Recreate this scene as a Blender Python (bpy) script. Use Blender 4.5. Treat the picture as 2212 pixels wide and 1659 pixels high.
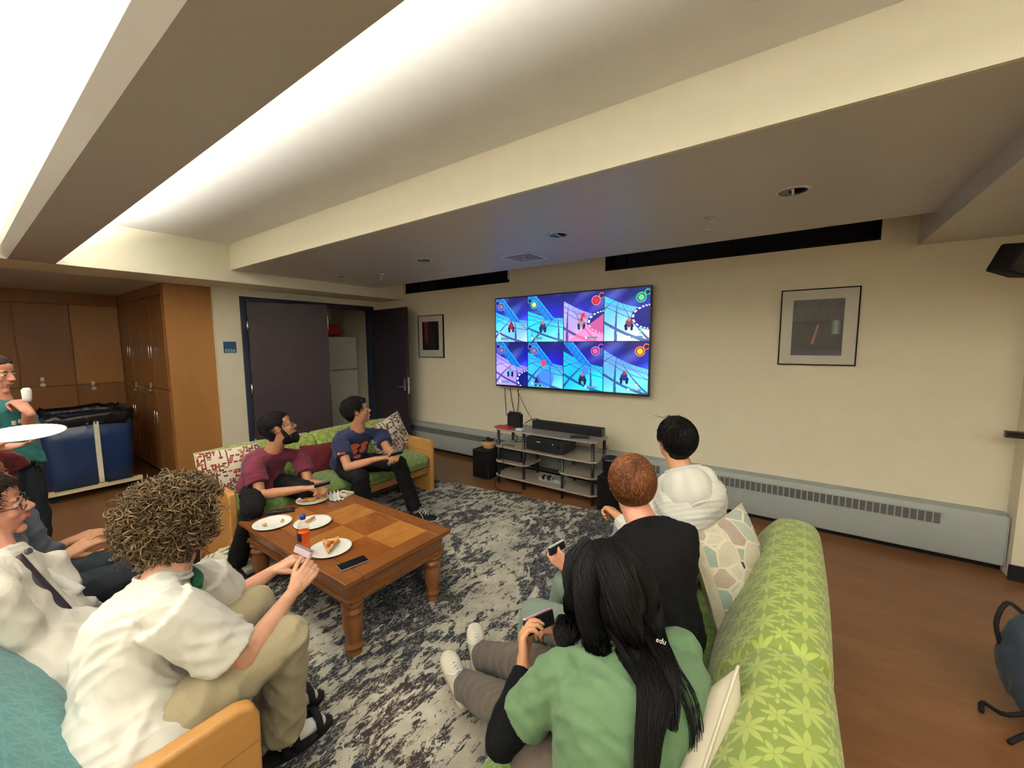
import bpy, math, random
import numpy as np
from mathutils import Vector, Matrix, noise
# ---------- clean, camera, light, exposure ----------
for _o in list(bpy.data.objects): bpy.data.objects.remove(_o)
SC = bpy.context.scene; COL = SC.collection
rnd = random.Random(7)
cd = bpy.data.cameras.new('camera'); cam = bpy.data.objects.new('camera', cd); COL.objects.link(cam)
cd.sensor_width = 36; cd.lens = 36*871.7/2212; cd.clip_start = .02
_m = Matrix([[0.812992, -0.053939, 0.579771], [0.582245, 0.085431, -0.808513], [-0.00592, 0.994883, 0.10086]]).to_4x4(); _m.translation = (0, 0, 1.6); cam.matrix_world = _m
SC.camera = cam
SC.view_settings.view_transform = 'Standard'; SC.view_settings.look = 'None'
SC.view_settings.exposure = -0.04; SC.view_settings.gamma = 1; SC.view_settings.use_curve_mapping = False
wd = bpy.data.worlds.new('world'); SC.world = wd; wd.use_nodes = True
wd.node_tree.nodes['Background'].inputs[0].default_value = (.02, .025, .04, 1)
wd.node_tree.nodes['Background'].inputs[1].default_value = 1
WARM = (1, .96, .86)
def area(name, loc, sx, sy, power, rot=(0, 0, 0), col=WARM):
    l = bpy.data.lights.new(name, 'AREA'); l.shape = 'RECTANGLE'; l.size = sx; l.size_y = sy; l.energy = power; l.color = col
    o = bpy.data.objects.new(name, l); o.location = loc; o.rotation_euler = rot; COL.objects.link(o); return o
UP = (math.pi, 0, 0)
# upward fluorescent runs in the front beam trough; the rear runs are added fill
COVE = 230
area('cove_tube', (-.6, .53, 2.375), 8.4, .05, COVE*1.2, UP)
area('cove_tube', (-.6, .37, 2.375), 8.4, .05, COVE*.3, UP)
area('cove_tube', (-.6, -2.35, 2.375), 8.4, .05, COVE*.8, UP)  # this run and the next: rear fill, added behind the camera
area('cove_tube', (-.6, -2.17, 2.375), 8.4, .05, COVE*.6, UP)
# fill lamps added out of view under the rear ceiling to brighten the room
for _x in (-4.0, -2.2, -.4, 1.6):
    area('rear_fill_lamp', (_x, -.75, 2.66), .55, .55, 14, (0, 0, 0))
# ---------- node mini language ----------
class X:
    def __init__(s, nt, k): s.nt = nt; s.k = k
    def op(s, o, b=None, c=None, rev=False):
        n = s.nt.nodes.new('ShaderNodeMath'); n.operation = o
        a = [s, b] if not rev else [b, s]
        if c is not None: a.append(c)
        for i, v in enumerate(a):
            if v is None: continue
            if isinstance(v, X): s.nt.links.new(v.k, n.inputs[i])
            else: n.inputs[i].default_value = v
        return X(s.nt, n.outputs[0])
    def __add__(s, b): return s.op('ADD', b)
    def __sub__(s, b): return s.op('SUBTRACT', b)
    def __rsub__(s, b): return s.op('SUBTRACT', b, rev=True)
    def __mul__(s, b): return s.op('MULTIPLY', b)
    def __truediv__(s, b): return s.op('DIVIDE', b)
    def __lt__(s, b): return s.op('LESS_THAN', b)
    def __gt__(s, b): return s.op('GREATER_THAN', b)
    def fract(s): return s.op('FRACT')
    def floor(s): return s.op('FLOOR')
    def abs(s): return s.op('ABSOLUTE')
    def sin(s): return s.op('SINE')
    def cos(s): return s.op('COSINE')
    def pow(s, b): return s.op('POWER', b)
    def max(s, b): return s.op('MAXIMUM', b)
    def min(s, b): return s.op('MINIMUM', b)
    def clamp(s): return s.max(0.).min(1.)
    def step(s, a, b): return ((s - a) / (b - a)).clamp()
class G:
    """one material and its node tree"""
    def __init__(s, name, base=(.5, .5, .5), rough=.6, spec=.3, metal=0):
        s.m = bpy.data.materials.new(name); s.m.use_nodes = True; s.nt = s.m.node_tree
        s.b = s.nt.nodes['Principled BSDF']
        s.b.inputs['Base Color'].default_value = (*base, 1); s.b.inputs['Roughness'].default_value = rough
        s.b.inputs['Specular IOR Level'].default_value = spec; s.b.inputs['Metallic'].default_value = metal
        s.m.diffuse_color = (*base, 1)
    def co(s, kind='Object', scale=(1, 1, 1), rot=(0, 0, 0)):
        t = s.nt.nodes.new('ShaderNodeTexCoord'); m = s.nt.nodes.new('ShaderNodeMapping')
        m.inputs['Scale'].default_value = scale; m.inputs['Rotation'].default_value = rot
        s.nt.links.new(t.outputs[kind], m.inputs[0]); return m.outputs[0]
    def geo(s, scale=(1, 1, 1)):
        t = s.nt.nodes.new('ShaderNodeNewGeometry'); m = s.nt.nodes.new('ShaderNodeMapping')
        m.inputs['Scale'].default_value = scale; s.nt.links.new(t.outputs['Position'], m.inputs[0]); return m.outputs[0]
    def xyz(s, v):
        n = s.nt.nodes.new('ShaderNodeSeparateXYZ'); s.nt.links.new(v, n.inputs[0]); return [X(s.nt, n.outputs[i]) for i in range(3)]
    def noise(s, v, sc, det=3, rough=.55, dist=0):
        n = s.nt.nodes.new('ShaderNodeTexNoise'); s.nt.links.new(v, n.inputs['Vector'])
        n.inputs['Scale'].default_value = sc; n.inputs['Detail'].default_value = det; n.inputs['Roughness'].default_value = rough; n.inputs['Distortion'].default_value = dist
        return X(s.nt, n.outputs[0])
    def vor(s, v, sc, feat='F1', out='Distance', metric=None, rand=1):
        n = s.nt.nodes.new('ShaderNodeTexVoronoi'); s.nt.links.new(v, n.inputs['Vector']); n.feature = feat
        if metric: n.distance = metric
        n.inputs['Scale'].default_value = sc; n.inputs['Randomness'].default_value = rand
        return n.outputs[out]
    def ramp(s, x, stops, interp='LINEAR'):
        n = s.nt.nodes.new('ShaderNodeValToRGB'); n.color_ramp.interpolation = interp
        e = n.color_ramp.elements
        while len(e) < len(stops): e.new(.5)
        for q, (p, c) in zip(e, stops): q.position = p; q.color = (*c, 1)
        s.nt.links.new(x.k if isinstance(x, X) else x, n.inputs[0]); return n.outputs[0]
    def mix(s, f, a, b):
        n = s.nt.nodes.new('ShaderNodeMix'); n.data_type = 'RGBA'
        for i, v in ((0, f), (6, a), (7, b)):
            if isinstance(v, X): s.nt.links.new(v.k, n.inputs[i])
            elif isinstance(v, tuple): n.inputs[i].default_value = (*v, 1)
            elif isinstance(v, (int, float)): n.inputs[i].default_value = v
            else: s.nt.links.new(v, n.inputs[i])
        return n.outputs[2]
    def color(s, c): s.nt.links.new(c, s.b.inputs['Base Color']); return s
    def bump(s, x, st=.3, dist=.01):
        n = s.nt.nodes.new('ShaderNodeBump'); n.inputs['Strength'].default_value = st; n.inputs['Distance'].default_value = dist
        s.nt.links.new(x.k if isinstance(x, X) else x, n.inputs['Height']); s.nt.links.new(n.outputs[0], s.b.inputs['Normal']); return s
def var(c, k): return tuple(min(1, max(0, a*k)) for a in c)
def plain(name, c, rough=.5, spec=.3, metal=0, amt=.06, sc=9, bump=0, bsc=60, bd=.002):
    """a surface of one colour with slight mottling and fine relief"""
    g = G(name, c, rough, spec, metal); v = g.co('Object')
    n = g.noise(v, sc, 4)
    g.color(g.ramp(n, [(.3, var(c, 1-amt)), (.7, var(c, 1+amt))]))
    if bump: g.bump(g.noise(v, bsc, 3), bump, bd)
    return g.m
def cloth(name, c, weave=320, fold=.5, rough=.9, amt=.08, fsc=7, fd=.02):
    g = G(name, c, rough, .15); v = g.co('Object')
    g.color(g.ramp(g.noise(v, 5, 4), [(.3, var(c, 1-amt)), (.7, var(c, 1+amt))]))
    f = g.noise(g.co('Object', (1, 1.6, .8)), fsc, 3, .5, .6)
    w = g.noise(v, weave, 2)
    g.bump(f + w*.04, fold, fd)
    g.b.inputs['Sheen Weight'].default_value = .1 if max(c) > .05 else 0.
    return g.m
def wood(name, c1, c2, sc=3, axis=(1, 1, .12), rough=.4, spec=.4, dist=1.2, ring=14, bd=.001, coord='Object'):
    g = G(name, c1, rough, spec); v = g.co(coord, axis)
    n = g.noise(v, sc, 4, .6, dist); n2 = g.noise(v, sc*9, 3)
    r = (n*ring).sin()*.5 + .5
    g.color(g.ramp(r*.35 + n*.35 + n2*.3, [(.25, c1), (.75, c2)])); g.bump(n2, .2, bd); return g.m
def emis(name, c, st):
    g = G(name, c, .5); g.b.inputs['Emission Color'].default_value = (*c, 1); g.b.inputs['Emission Strength'].default_value = st; return g.m
def thinglass(name, tint=(1, 1, 1), rough=.02):
    m = bpy.data.materials.new(name); m.use_nodes = True; nt = m.node_tree; nt.nodes.clear()
    o = nt.nodes.new('ShaderNodeOutputMaterial'); t = nt.nodes.new('ShaderNodeBsdfTransparent'); t.inputs[0].default_value = (*tint, 1)
    g = nt.nodes.new('ShaderNodeBsdfGlossy'); g.inputs['Roughness'].default_value = rough; f = nt.nodes.new('ShaderNodeMath'); f.operation = 'MULTIPLY_ADD'; lw = nt.nodes.new('ShaderNodeLayerWeight'); lw.inputs[0].default_value = .12; nt.links.new(lw.outputs['Facing'], f.inputs[0]); f.inputs[1].default_value = .3; f.inputs[2].default_value = .02
    x = nt.nodes.new('ShaderNodeMixShader'); nt.links.new(f.outputs[0], x.inputs[0]); nt.links.new(t.outputs[0], x.inputs[1]); nt.links.new(g.outputs[0], x.inputs[2]); nt.links.new(x.outputs[0], o.inputs[0]); return m
M = {}
M['wall'] = plain('cream_paint', (.76, .70, .545), .75, .15, amt=.02, bump=.15, bsc=220, bd=.0006)
M['ceil'] = plain('white_ceiling_paint', (.82, .82, .79), .85, .1, amt=.015, bump=.1, bsc=180, bd=.0006)
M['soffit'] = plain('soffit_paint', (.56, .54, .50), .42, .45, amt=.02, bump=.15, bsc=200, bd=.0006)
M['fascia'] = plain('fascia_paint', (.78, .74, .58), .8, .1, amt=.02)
def floor_mat():
    g = G('brown_sheet_floor', (.2, .09, .04), .28, .45); v = g.geo((.25, 1.3, 1))
    n = g.noise(v, 4.5, 4, .6, .6); n2 = g.noise(v, 26, 3)
    g.color(g.ramp(n*.7 + n2*.3, [(.0, (.10, .040, .016)), (.5, (.17, .074, .028)), (1., (.29, .14, .052))]))
    r = g.noise(g.geo(), 3, 3); g.nt.links.new((r*.10 + .30).k, g.b.inputs['Roughness']); return g.m
M['floor'] = floor_mat()
M['black'] = plain('black_plastic', (.012, .012, .014), .35, .4)
M['blackmatte'] = plain('matte_black', (.010, .010, .012), .8, .2)
M['navyframe'] = plain('navy_door_paint', (.022, .028, .05), .45, .3)
M['door'] = plain('plum_door_paint', (.033, .021, .027), .5, .25, amt=.1)
M['doorr'] = plain('dark_plum_door_paint', (.022, .017, .024), .45, .3)
M['steel'] = plain('brushed_steel', (.62, .62, .60), .28, .5, 1)
M['chrome'] = plain('chrome', (.8, .8, .8), .12, .5, 1)
M['white'] = plain('white_plastic', (.75, .75, .72), .4, .3)
M['heater'] = plain('grey_enamel', (.29, .315, .30), .4, .35, amt=.03)
M['heatfin'] = plain('heater_louvre_grey', (.085, .085, .085), .5, .3)
M['darkgap'] = plain('shadow_black', (.006, .005, .005), .9, .1)
M['locker'] = wood('honey_locker_veneer', (.27, .12, .032), (.37, .175, .055), 1.6, (1, 1, .18), .3, .4, ring=7)
M['lockdark'] = wood('brown_locker_veneer', (.17, .068, .02), (.25, .105, .034), 1.6, (1, 1, .18), .35, .35, ring=7)
M['oak'] = wood('honey_oak', (.40, .19, .05), (.56, .30, .10), 4, (.25, 1, 1), .3, .45, ring=9)
M['oaky'] = wood('honey_oak_long', (.40, .19, .05), (.56, .30, .10), 4, (1, .2, 1), .3, .45, ring=9)
M['oakdark'] = wood('brown_oak', (.30, .13, .035), (.42, .20, .06), 4, (.25, 1, 1), .4, .4, ring=9)
M['tbl'] = wood('table_cherry', (.155, .052, .014), (.25, .092, .025), 4, (1, .3, 1), .22, .5, ring=9)
M['tblx'] = wood('table_cherry_cross', (.155, .052, .014), (.25, .092, .025), 4, (.3, 1, 1), .22, .5, ring=9)
M['tlight'] = wood('table_light_veneer', (.29, .11, .022), (.40, .165, .038), 3.2, (1, .35, 1), .2, .5, ring=12)
M['tdark'] = wood('table_dark_veneer', (.17, .052, .012), (.25, .085, .022), 3.2, (.35, 1, 1), .2, .5, ring=12)
M['tleg'] = wood('table_leg_wood', (.18, .063, .018), (.29, .12, .036), 5, (1, 1, .2), .28, .5, ring=8)
M['ply'] = wood('birch_rail', (.52, .42, .24), (.64, .53, .33), 4, (1, .2, 1), .5, .3)
M['paper'] = plain('white_paper_plate', (.80, .79, .74), .6, .2, amt=.02)
M['bluevinyl'] = plain('blue_vinyl', (.006, .024, .085), .3, .5, amt=.12, sc=3, bump=.5, bsc=4, bd=.03)
M['blackvinyl'] = plain('black_vinyl_liner', (.008, .008, .010), .3, .5, bump=.6, bsc=9, bd=.03)
M['strap'] = plain('cream_webbing', (.66, .62, .50), .8, .1)
M['shelf'] = wood('grey_laminate_shelf', (.24, .20, .165), (.32, .27, .225), 5, (.15, 1, 1), .35, .4, ring=6)
M['screenglass'] = plain('glossy_black_glass', (.006, .006, .008), .06, .5)
M['signblue'] = plain('sign_blue', (.02, .07, .15), .4, .3)
M['green'] = None
def leafmat(name, dark, light, cell=.105, amt=1.0, R=.052):
    g = G(name, dark, .75, .2); g.b.inputs['Sheen Weight'].default_value = .2
    u, v, _ = g.xyz(g.co('UV'))
    def lens(du, dv, R_, n, w0, rot=0):
        a = ((u/cell + du).fract() - .5)*cell; b = ((v/cell + dv).fract() - .5)*cell
        r = (a*a + b*b).pow(.5); sec = 2*math.pi/n; th = (((b.op('ARCTAN2', a) + rot)/sec).fract() - .5)*sec
        wd = ((r/R_).clamp()*math.pi).sin().max(0.)*w0; return (wd - r*th.sin().abs()).step(0., .0012)
    def star(du, dv, rad, n, p, rot=0):
        a = ((u/cell + du).fract() - .5)*cell; b = ((v/cell/1.0 + dv).fract() - .5)*cell
        r = (a*a + b*b).pow(.5); th = b.op('ARCTAN2', a) + rot
        k = (th*n).cos().abs().pow(p)*rad
        return (k - r).step(0., .003)
    m = lens(0, 0, R, 8, R*.15, .39).max(lens(.5, .5, R*.62, 6, R*.12, .52)).max(lens(.5, 0, R*.36, 2, R*.10, 0.))
    w = g.noise(g.co('UV'), 700, 2)
    n = g.noise(g.co('UV'), 6, 3)
    f = m*(n*.6 + .55)*amt
    g.color(g.mix(f.clamp(), dark, light)); g.bump(m*.5 + w*.25, .25, .002); return g.m
M['green'] = leafmat('green_leaf_upholstery', (.155, .205, .038), (.30, .35, .082))
M['greenseat'] = leafmat('green_leaf_upholstery_seat', (.115, .18, .045), (.21, .29, .08), .085, .8, .043)
M['teal'] = leafmat('teal_upholstery', (.055, .19, .195), (.11, .29, .285), .085, .5, .043)
def blockmat(name, cols, wsc=26, bg=(.62, .56, .44)):
    """offset blocks in a jumble of reds and browns on cream"""
    g = G(name, bg, .85, .15); u, v, _ = g.xyz(g.co('UV'))
    def hsh(a, b, s): return ((a*12.9898 + b*78.233 + s).sin()*43758.5).fract()
    out = None; col = None; wsc = wsc*1.9
    a = u*wsc; b = v*wsc*1.25
    row = b.floor(); off = hsh(row, row*0., .3)*3.
    ca = (a*.55 + off).floor(); h = hsh(ca, row, 1.7)
    fa = (a*.55 + off).fract(); fb = b.fract()
    m = (fa > .16)*(fa < .92)*(fb > .14)
    st = [(0, bg), (.42, cols[0]), (.56, bg), (.64, cols[1]), (.78, cols[2]), (.86, bg), (.93, cols[3])]
    c = g.ramp(h, st, 'CONSTANT')
    ca2 = (a + .5).floor(); rb2 = (b*.5).floor(); h2 = hsh(ca2, rb2, 5.1); m2 = (h2 > .72)*((a + .5).fract() < .45)
    c2 = g.mix(m, bg, c)
    g.color(g.mix(m2, c2, cols[0])); g.bump(g.noise(g.co('UV'), 500, 2), .2, .002); return g.m
M['blocks'] = blockmat('block_pattern_cushion', [(.17, .03, .025), (.09, .055, .04), (.28, .18, .11), (.35, .05, .03)])
M['blocksb'] = blockmat('brown_block_pattern_cushion', [(.075, .035, .028), (.11, .05, .04), (.2, .13, .10), (.06, .035, .03)], 26, (.55, .48, .40))
M['maroonc'] = cloth('maroon_cushion_cloth', (.10, .010, .014), fold=.15)
M['creamc'] = cloth('cream_cushion_cloth', (.55, .49, .37), fold=.3)
def rugmat():
    g = G('distressed_rug', (.4, .38, .33), .95, .05)
    v = g.geo((1, 1, 1)); w = g.geo((1.25, .55, 1)); x, y, _ = g.xyz(v)
    big = g.noise(v, 1.15, 2, .5); med = g.noise(w, 6.5, 4, .7, 1.6); fine = g.noise(w, 17, 4, .75, 1.0)
    d = X(g.nt, g.vor(g.geo((1, 1, 1)), 1.15)); rings = ((d*62. + fine*4.).sin())
    dark = (med*.55 + fine*.45 + (big - .5)*.45 + rings*.028).step(.49, .505)
    crack = (g.noise(w, 30, 3, .7) - .5).abs().step(.0, .035)
    dark = dark*(crack*.75 + .25)
    bits = g.noise(w, 34, 3, .7).step(.60, .64)
    lightc = g.ramp(g.noise(v, 3.2, 5, .65), [(.32, (.26, .25, .22)), (.5, (.42, .39, .31)), (.7, (.60, .56, .46))])
    darkc = g.ramp(g.noise(v, 1.8, 3), [(.36, (.045, .042, .042)), (.5, (.030, .036, .046)), (.66, (.055, .040, .036))])
    c = g.mix(dark.clamp(), lightc, darkc)
    c = g.mix((bits*.8).clamp(), c, (.06, .05, .055))
    g.color(c); g.bump(g.noise(v, 260, 3) + dark*.3, .5, .006); return g.m
M['rug'] = rugmat()
M['binding'] = plain('rug_edge', (.40, .37, .30), .95, .05)

# ---------- mesh helpers ----------
def V(*a): return Vector(a if len(a) == 3 else a[0])
def link(name, me, mat, parent=None, smooth=True):
    o = bpy.data.objects.new(name, me); COL.objects.link(o)
    if mat is not None:
        for m in (mat if isinstance(mat, list) else [mat]): me.materials.append(m)
    if parent is not None: o.parent = parent
    if smooth: me.polygons.foreach_set('use_smooth', [True]*len(me.polygons))
    return o
class MB:
    def __init__(s): s.v = []; s.f = []; s.mi = []; s.cur = 0
    def add(s, vs, fs):
        b = len(s.v); s.v += [tuple(p) for p in vs]; s.f += [tuple(i+b for i in f) for f in fs]; s.mi += [s.cur]*len(fs)
        return s
    def box(s, x0, x1, y0, y1, z0, z1):
        vs = [(x, y, z) for z in (z0, z1) for y in (y0, y1) for x in (x0, x1)]
        return s.add(vs, [(0, 2, 3, 1), (4, 5, 7, 6), (0, 1, 5, 4), (2, 6, 7, 3), (0, 4, 6, 2), (1, 3, 7, 5)])
    def obox(s, c, ax, ay, az, hx, hy, hz):
        c = V(c); vs = [c + ax*(i*hx) + ay*(j*hy) + az*(k*hz) for k in (-1, 1) for j in (-1, 1) for i in (-1, 1)]
        return s.add(vs, [(0, 2, 3, 1), (4, 5, 7, 6), (0, 1, 5, 4), (2, 6, 7, 3), (0, 4, 6, 2), (1, 3, 7, 5)])
    def rings(s, R, cap=True, closed=True):
        n = len(R[0]); vs = [p for r in R for p in r]; fs = []
        for i in range(len(R)-1):
            for j in range(n if closed else n-1):
                k = (j+1) % n; fs.append((i*n+j, i*n+k, (i+1)*n+k, (i+1)*n+j))
        if cap: fs.append(tuple(reversed(range(n)))); fs.append(tuple((len(R)-1)*n + j for j in range(n)))
        return s.add(vs, fs)
    def tube(s, path, rad, n=8, cap=True):
        P = [V(p) for p in path]; R = []
        t = (P[1]-P[0]).normalized(); a = t.orthogonal().normalized()
        for i, p in enumerate(P):
            t = (P[min(i+1, len(P)-1)] - P[max(i-1, 0)]).normalized()
            a = (a - t*a.dot(t)).normalized(); b = t.cross(a)
            r = rad[i] if isinstance(rad, (list, tuple)) else rad
            R.append([p + a*(r*math.cos(2*math.pi*k/n)) + b*(r*math.sin(2*math.pi*k/n)) for k in range(n)])
        return s.rings(R, cap)
    def cyl(s, a, b, r0, r1=None, n=20): return s.tube([a, b], [r0, r0 if r1 is None else r1], n)
    def lathe(s, prof, c=(0, 0, 0), n=28, cap=True):
        c = V(c); R = [[c + V(r*math.cos(2*math.pi*k/n), r*math.sin(2*math.pi*k/n), z) for k in range(n)] for r, z in prof]
        return s.rings(R, cap)
    def ell(s, c, rx, ry, rz, ax=None, n=16, m=10):
        c = V(c); a, b, d = ax or (V(1, 0, 0), V(0, 1, 0), V(0, 0, 1)); R = []
        for i in range(m+1):
            ph = math.pi*(i+.02)/(m+.04) - math.pi/2
            R.append([c + a*(rx*math.cos(ph)*math.cos(2*math.pi*k/n)) + b*(ry*math.cos(ph)*math.sin(2*math.pi*k/n)) + d*(rz*math.sin(ph)) for k in range(n)])
        return s.rings(R)
    def cap(s, a, b, r0, r1, n=14):
        """tapered capsule with round ends"""
        a = V(a); b = V(b); t = (b-a)
        L = t.length
        if L < 1e-6: return s.ell(a, r0, r0, r0)
        t = t/L; P = []; r = []
        for q in (-1, -.85, -.5): P.append(a + t*(r0*q)); r.append(max(r0*math.sqrt(max(0, 1-q*q)), r0*.05))
        P += [a, b]; r += [r0, r1]
        for q in (.5, .85, 1): P.append(b + t*(r1*q)); r.append(max(r1*math.sqrt(max(0, 1-q*q)), r1*.05))
        return s.tube(P, r, n)
    def mesh(s, name):
        me = bpy.data.meshes.new(name); me.from_pydata([tuple(v) for v in s.v], [], s.f); 
        if any(s.mi): me.polygons.foreach_set('material_index', s.mi)
        me.update(); return me
    def build(s, name, mat, parent=None, smooth=False, bevel=0, seg=2, sub=0):
        o = link(name, s.mesh(name), mat, parent, smooth)
        if bevel:
            b = o.modifiers.new('bevel', 'BEVEL'); b.width = bevel; b.segments = seg; b.limit_method = 'ANGLE'; b.angle_limit = .6
            o.data.polygons.foreach_set('use_smooth', [True]*len(o.data.polygons))
            b.harden_normals = True
        if sub: q = o.modifiers.new('sub', 'SUBSURF'); q.levels = q.render_levels = sub
        return o
def tag(o, label, cat, group=None, kind=None):
    if label: o['label'] = label
    if cat: o['category'] = cat
    if group: o['group'] = group
    if kind: o['kind'] = kind
    return o
def thing(name, loc, label, cat, group=None, rotz=0):
    o = bpy.data.objects.new(name, None); COL.objects.link(o); o.location = loc; o.rotation_euler = (0, 0, rotz); o.empty_display_size = .05
    return tag(o, label, cat, group)
def keep(child, root):
    """parent a mesh whose vertices are in world space"""
    child.parent = root; child.matrix_parent_inverse = Matrix.LocRotScale(root.location, root.rotation_euler, None).inverted(); return child
def struct(name, mb, mat, parent=None, **k):
    o = mb.build(name, mat, None, **k)
    if parent is not None: keep(o, parent)
    else: o['kind'] = 'structure'
    return o
def part(name, mb, mat, root, label=None, **k):
    o = mb.build(name, mat, None, **k)
    if root.parent is not None: o.parent = root      # sub-part: the part itself sits at identity
    else: keep(o, root)
    if label: o['label'] = label
    return o
def grid(name, P, mat, parent=None, uv=None, wrapu=False, thick=0):
    """P[nu][nv] points (numpy nu,nv,3); uv same shape (nu,nv,2)"""
    P = np.asarray(P, float); nu, nv = P.shape[:2]
    me = bpy.data.meshes.new(name); idx = np.arange(nu*nv).reshape(nu, nv)
    a = idx[:-1, :-1].ravel(); b = idx[1:, :-1].ravel(); c = idx[1:, 1:].ravel(); d = idx[:-1, 1:].ravel()
    F = np.stack([a, b, c, d], 1)
    me.vertices.add(nu*nv); me.vertices.foreach_set('co', P.ravel())
    me.loops.add(F.size); me.loops.foreach_set('vertex_index', F.ravel())
    me.polygons.add(len(F)); me.polygons.foreach_set('loop_start', np.arange(len(F))*4); me.polygons.foreach_set('loop_total', np.full(len(F), 4))
    me.update(calc_edges=True)
    if uv is not None:
        l = me.uv_layers.new(name='uv'); l.data.foreach_set('uv', np.asarray(uv, float).reshape(-1, 2)[F.ravel()].ravel())
    me.validate(); o = link(name, me, mat, parent)
    if thick:
        s = o.modifiers.new('solid', 'SOLIDIFY'); s.thickness = thick; s.offset = 0
    return o
def remesh(mb, voxel, smooth=4, disp=None, fac=.5):
    """fuse overlapping closed shells into one continuous surface"""
    me = mb.mesh('tmp') if isinstance(mb, MB) else mb
    o = bpy.data.objects.new('tmp', me); COL.objects.link(o)
    r = o.modifiers.new('r', 'REMESH'); r.mode = 'VOXEL'; r.voxel_size = voxel; r.adaptivity = 0
    if smooth: q = o.modifiers.new('s', 'SMOOTH'); q.iterations = smooth; q.factor = fac
    dg = bpy.context.evaluated_depsgraph_get(); dg.update()
    out = bpy.data.meshes.new_from_object(o.evaluated_get(dg)); bpy.data.objects.remove(o); bpy.data.meshes.remove(me)
    if disp is not None:
        n = len(out.vertices); co = np.empty(n*3); out.vertices.foreach_get('co', co); co = co.reshape(-1, 3)
        no = np.empty(n*3); out.vertex_normals.foreach_get('vector', no); no = no.reshape(-1, 3)
        out.vertices.foreach_set('co', (co + no*disp(co)[:, None]).ravel()); out.update()
    return out
_rs = np.random.RandomState(3)
def folds(amp=.005, f=18, dirs=6, seed=1, stretch=(1, 1, 1)):
    """sum of warped waves: cloth folds"""
    f = f*3.2
    rs = np.random.RandomState(seed); K = [(rs.normal(size=3)*f*rs.uniform(.5, 1.7), rs.uniform(0, 6.28)) for _ in range(dirs)]
    W = [(rs.normal(size=3)*f*.22, rs.uniform(0, 6.28)) for _ in range(4)]
    st = np.array(stretch)
    def d(co):
        c = co*st; w = sum(np.sin(c@k + p) for k, p in W)*.9
        h = sum(1 - np.abs(np.sin(c@k*.5 + p + w)) for k, p in K)/dirs
        return (h - .36)*amp*2.2
    return d
def bez(P, n):
    """Catmull-Rom through points"""
    P = [np.array(p, float) for p in P]; P = [2*P[0]-P[1]] + P + [2*P[-1]-P[-2]]; out = []
    m = len(P)-3
    for i in range(n):
        t = i/(n-1)*m; k = min(int(t), m-1); t -= k; a, b, c, d = P[k:k+4]
        out.append(.5*((2*b) + (-a+c)*t + (2*a-5*b+4*c-d)*t*t + (-a+3*b-3*c+d)*t**3))
    return out
def text(name, s, mat, parent, origin, right, up, size, ext=.0006):
    cu = bpy.data.curves.new(name, 'FONT'); cu.body = s; cu.size = size; cu.extrude = ext; cu.align_x = 'CENTER'; cu.align_y = 'CENTER'; cu.resolution_u = 2
    o = bpy.data.objects.new(name, cu); COL.objects.link(o); dg = bpy.context.evaluated_depsgraph_get(); dg.update()
    me = bpy.data.meshes.new_from_object(o.evaluated_get(dg)); bpy.data.objects.remove(o)
    right = V(right).normalized(); up = V(up).normalized(); n = right.cross(up)
    m = Matrix((right, up, n)).transposed().to_4x4(); m.translation = V(origin); me.transform(m)
    o = link(name, me, mat, None, False)
    if parent is not None: keep(o, parent) if parent.parent is None else setattr(o, 'parent', parent)
    return o
# ---------- room ----------
XH, YW, ZH, ZS, ZC, XD = -5.07, 4.18, 2.276, 2.405, 2.673, -5.62
YF, XR, YB = 1.863, 3.4, -3.6
def box(*a): return MB().box(*a)
struct('floor', box(-8.2, XR, YB, YW+.1, -.1, 0), M['floor'])
struct('ceiling', box(XH, XR, YB, YW+.5, ZC, ZC+.1), M['ceil'])
# TV wall: piers and sill around two high window recesses
w = MB(); w.box(-7.2, XR, YW, YW+.12, 0, 2.372); w.box(-7.2, -5.0, YW, YW+.12, 2.372, ZC); w.box(-3.03, -1.762, YW, YW+.12, 2.372, ZC); w.box(.44, XR, YW, YW+.12, 2.372, ZC)
struct('wall_tv', w, M['wall'])
def hi_window(n, x0, x1, post):
    f = MB(); f.box(x0, x1, YW+.10, YW+.13, 2.372, 2.40); f.box(x0, x1, YW+.10, YW+.13, 2.64, ZC)
    for x in post: f.box(x-.02, x+.02, YW+.10, YW+.14, 2.40, 2.64)
    o = struct('window_%d' % n, f, M['blackmatte'])
    part('pane', box(x0, x1, YW+.14, YW+.15, 2.372, ZC), M['screenglass'], o)
    part('sill', box(x0, x1, YW-.003, YW+.12, 2.36, 2.373), M['blackmatte'], o)
    for xx in (x0, x1): part('reveal', box(xx-.006, xx+.006, YW+.005, YW+.13, 2.374, ZC), M['blackmatte'], o)
    struct('trim_%d' % n, box(x0-.05, x1+.05, YW+.16, YW+.2, 2.3, ZC), M['darkgap'])
hi_window(1, -5.0, -3.03, (-4.9, -4.0, -3.1)); hi_window(2, -1.762, .44, (-1.6, -.6, .36))
p = part('blind_cord', MB().box(-3.10, -3.085, YW+.06, YW+.07, 2.41, ZC).box(-3.06, -3.045, YW+.03, YW+.04, 2.41, ZC), M['fascia'], bpy.data.objects['window_1'])
# dropped soffit beside the TV wall, with its lit fascia
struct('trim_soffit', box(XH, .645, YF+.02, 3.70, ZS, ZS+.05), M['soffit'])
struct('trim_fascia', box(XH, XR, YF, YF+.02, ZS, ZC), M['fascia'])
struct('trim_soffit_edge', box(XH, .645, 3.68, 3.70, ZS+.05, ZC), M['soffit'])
struct('trim_beam_right', box(.645, XR, YF+.02, YW, 2.29, ZC), M['soffit'])
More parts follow.
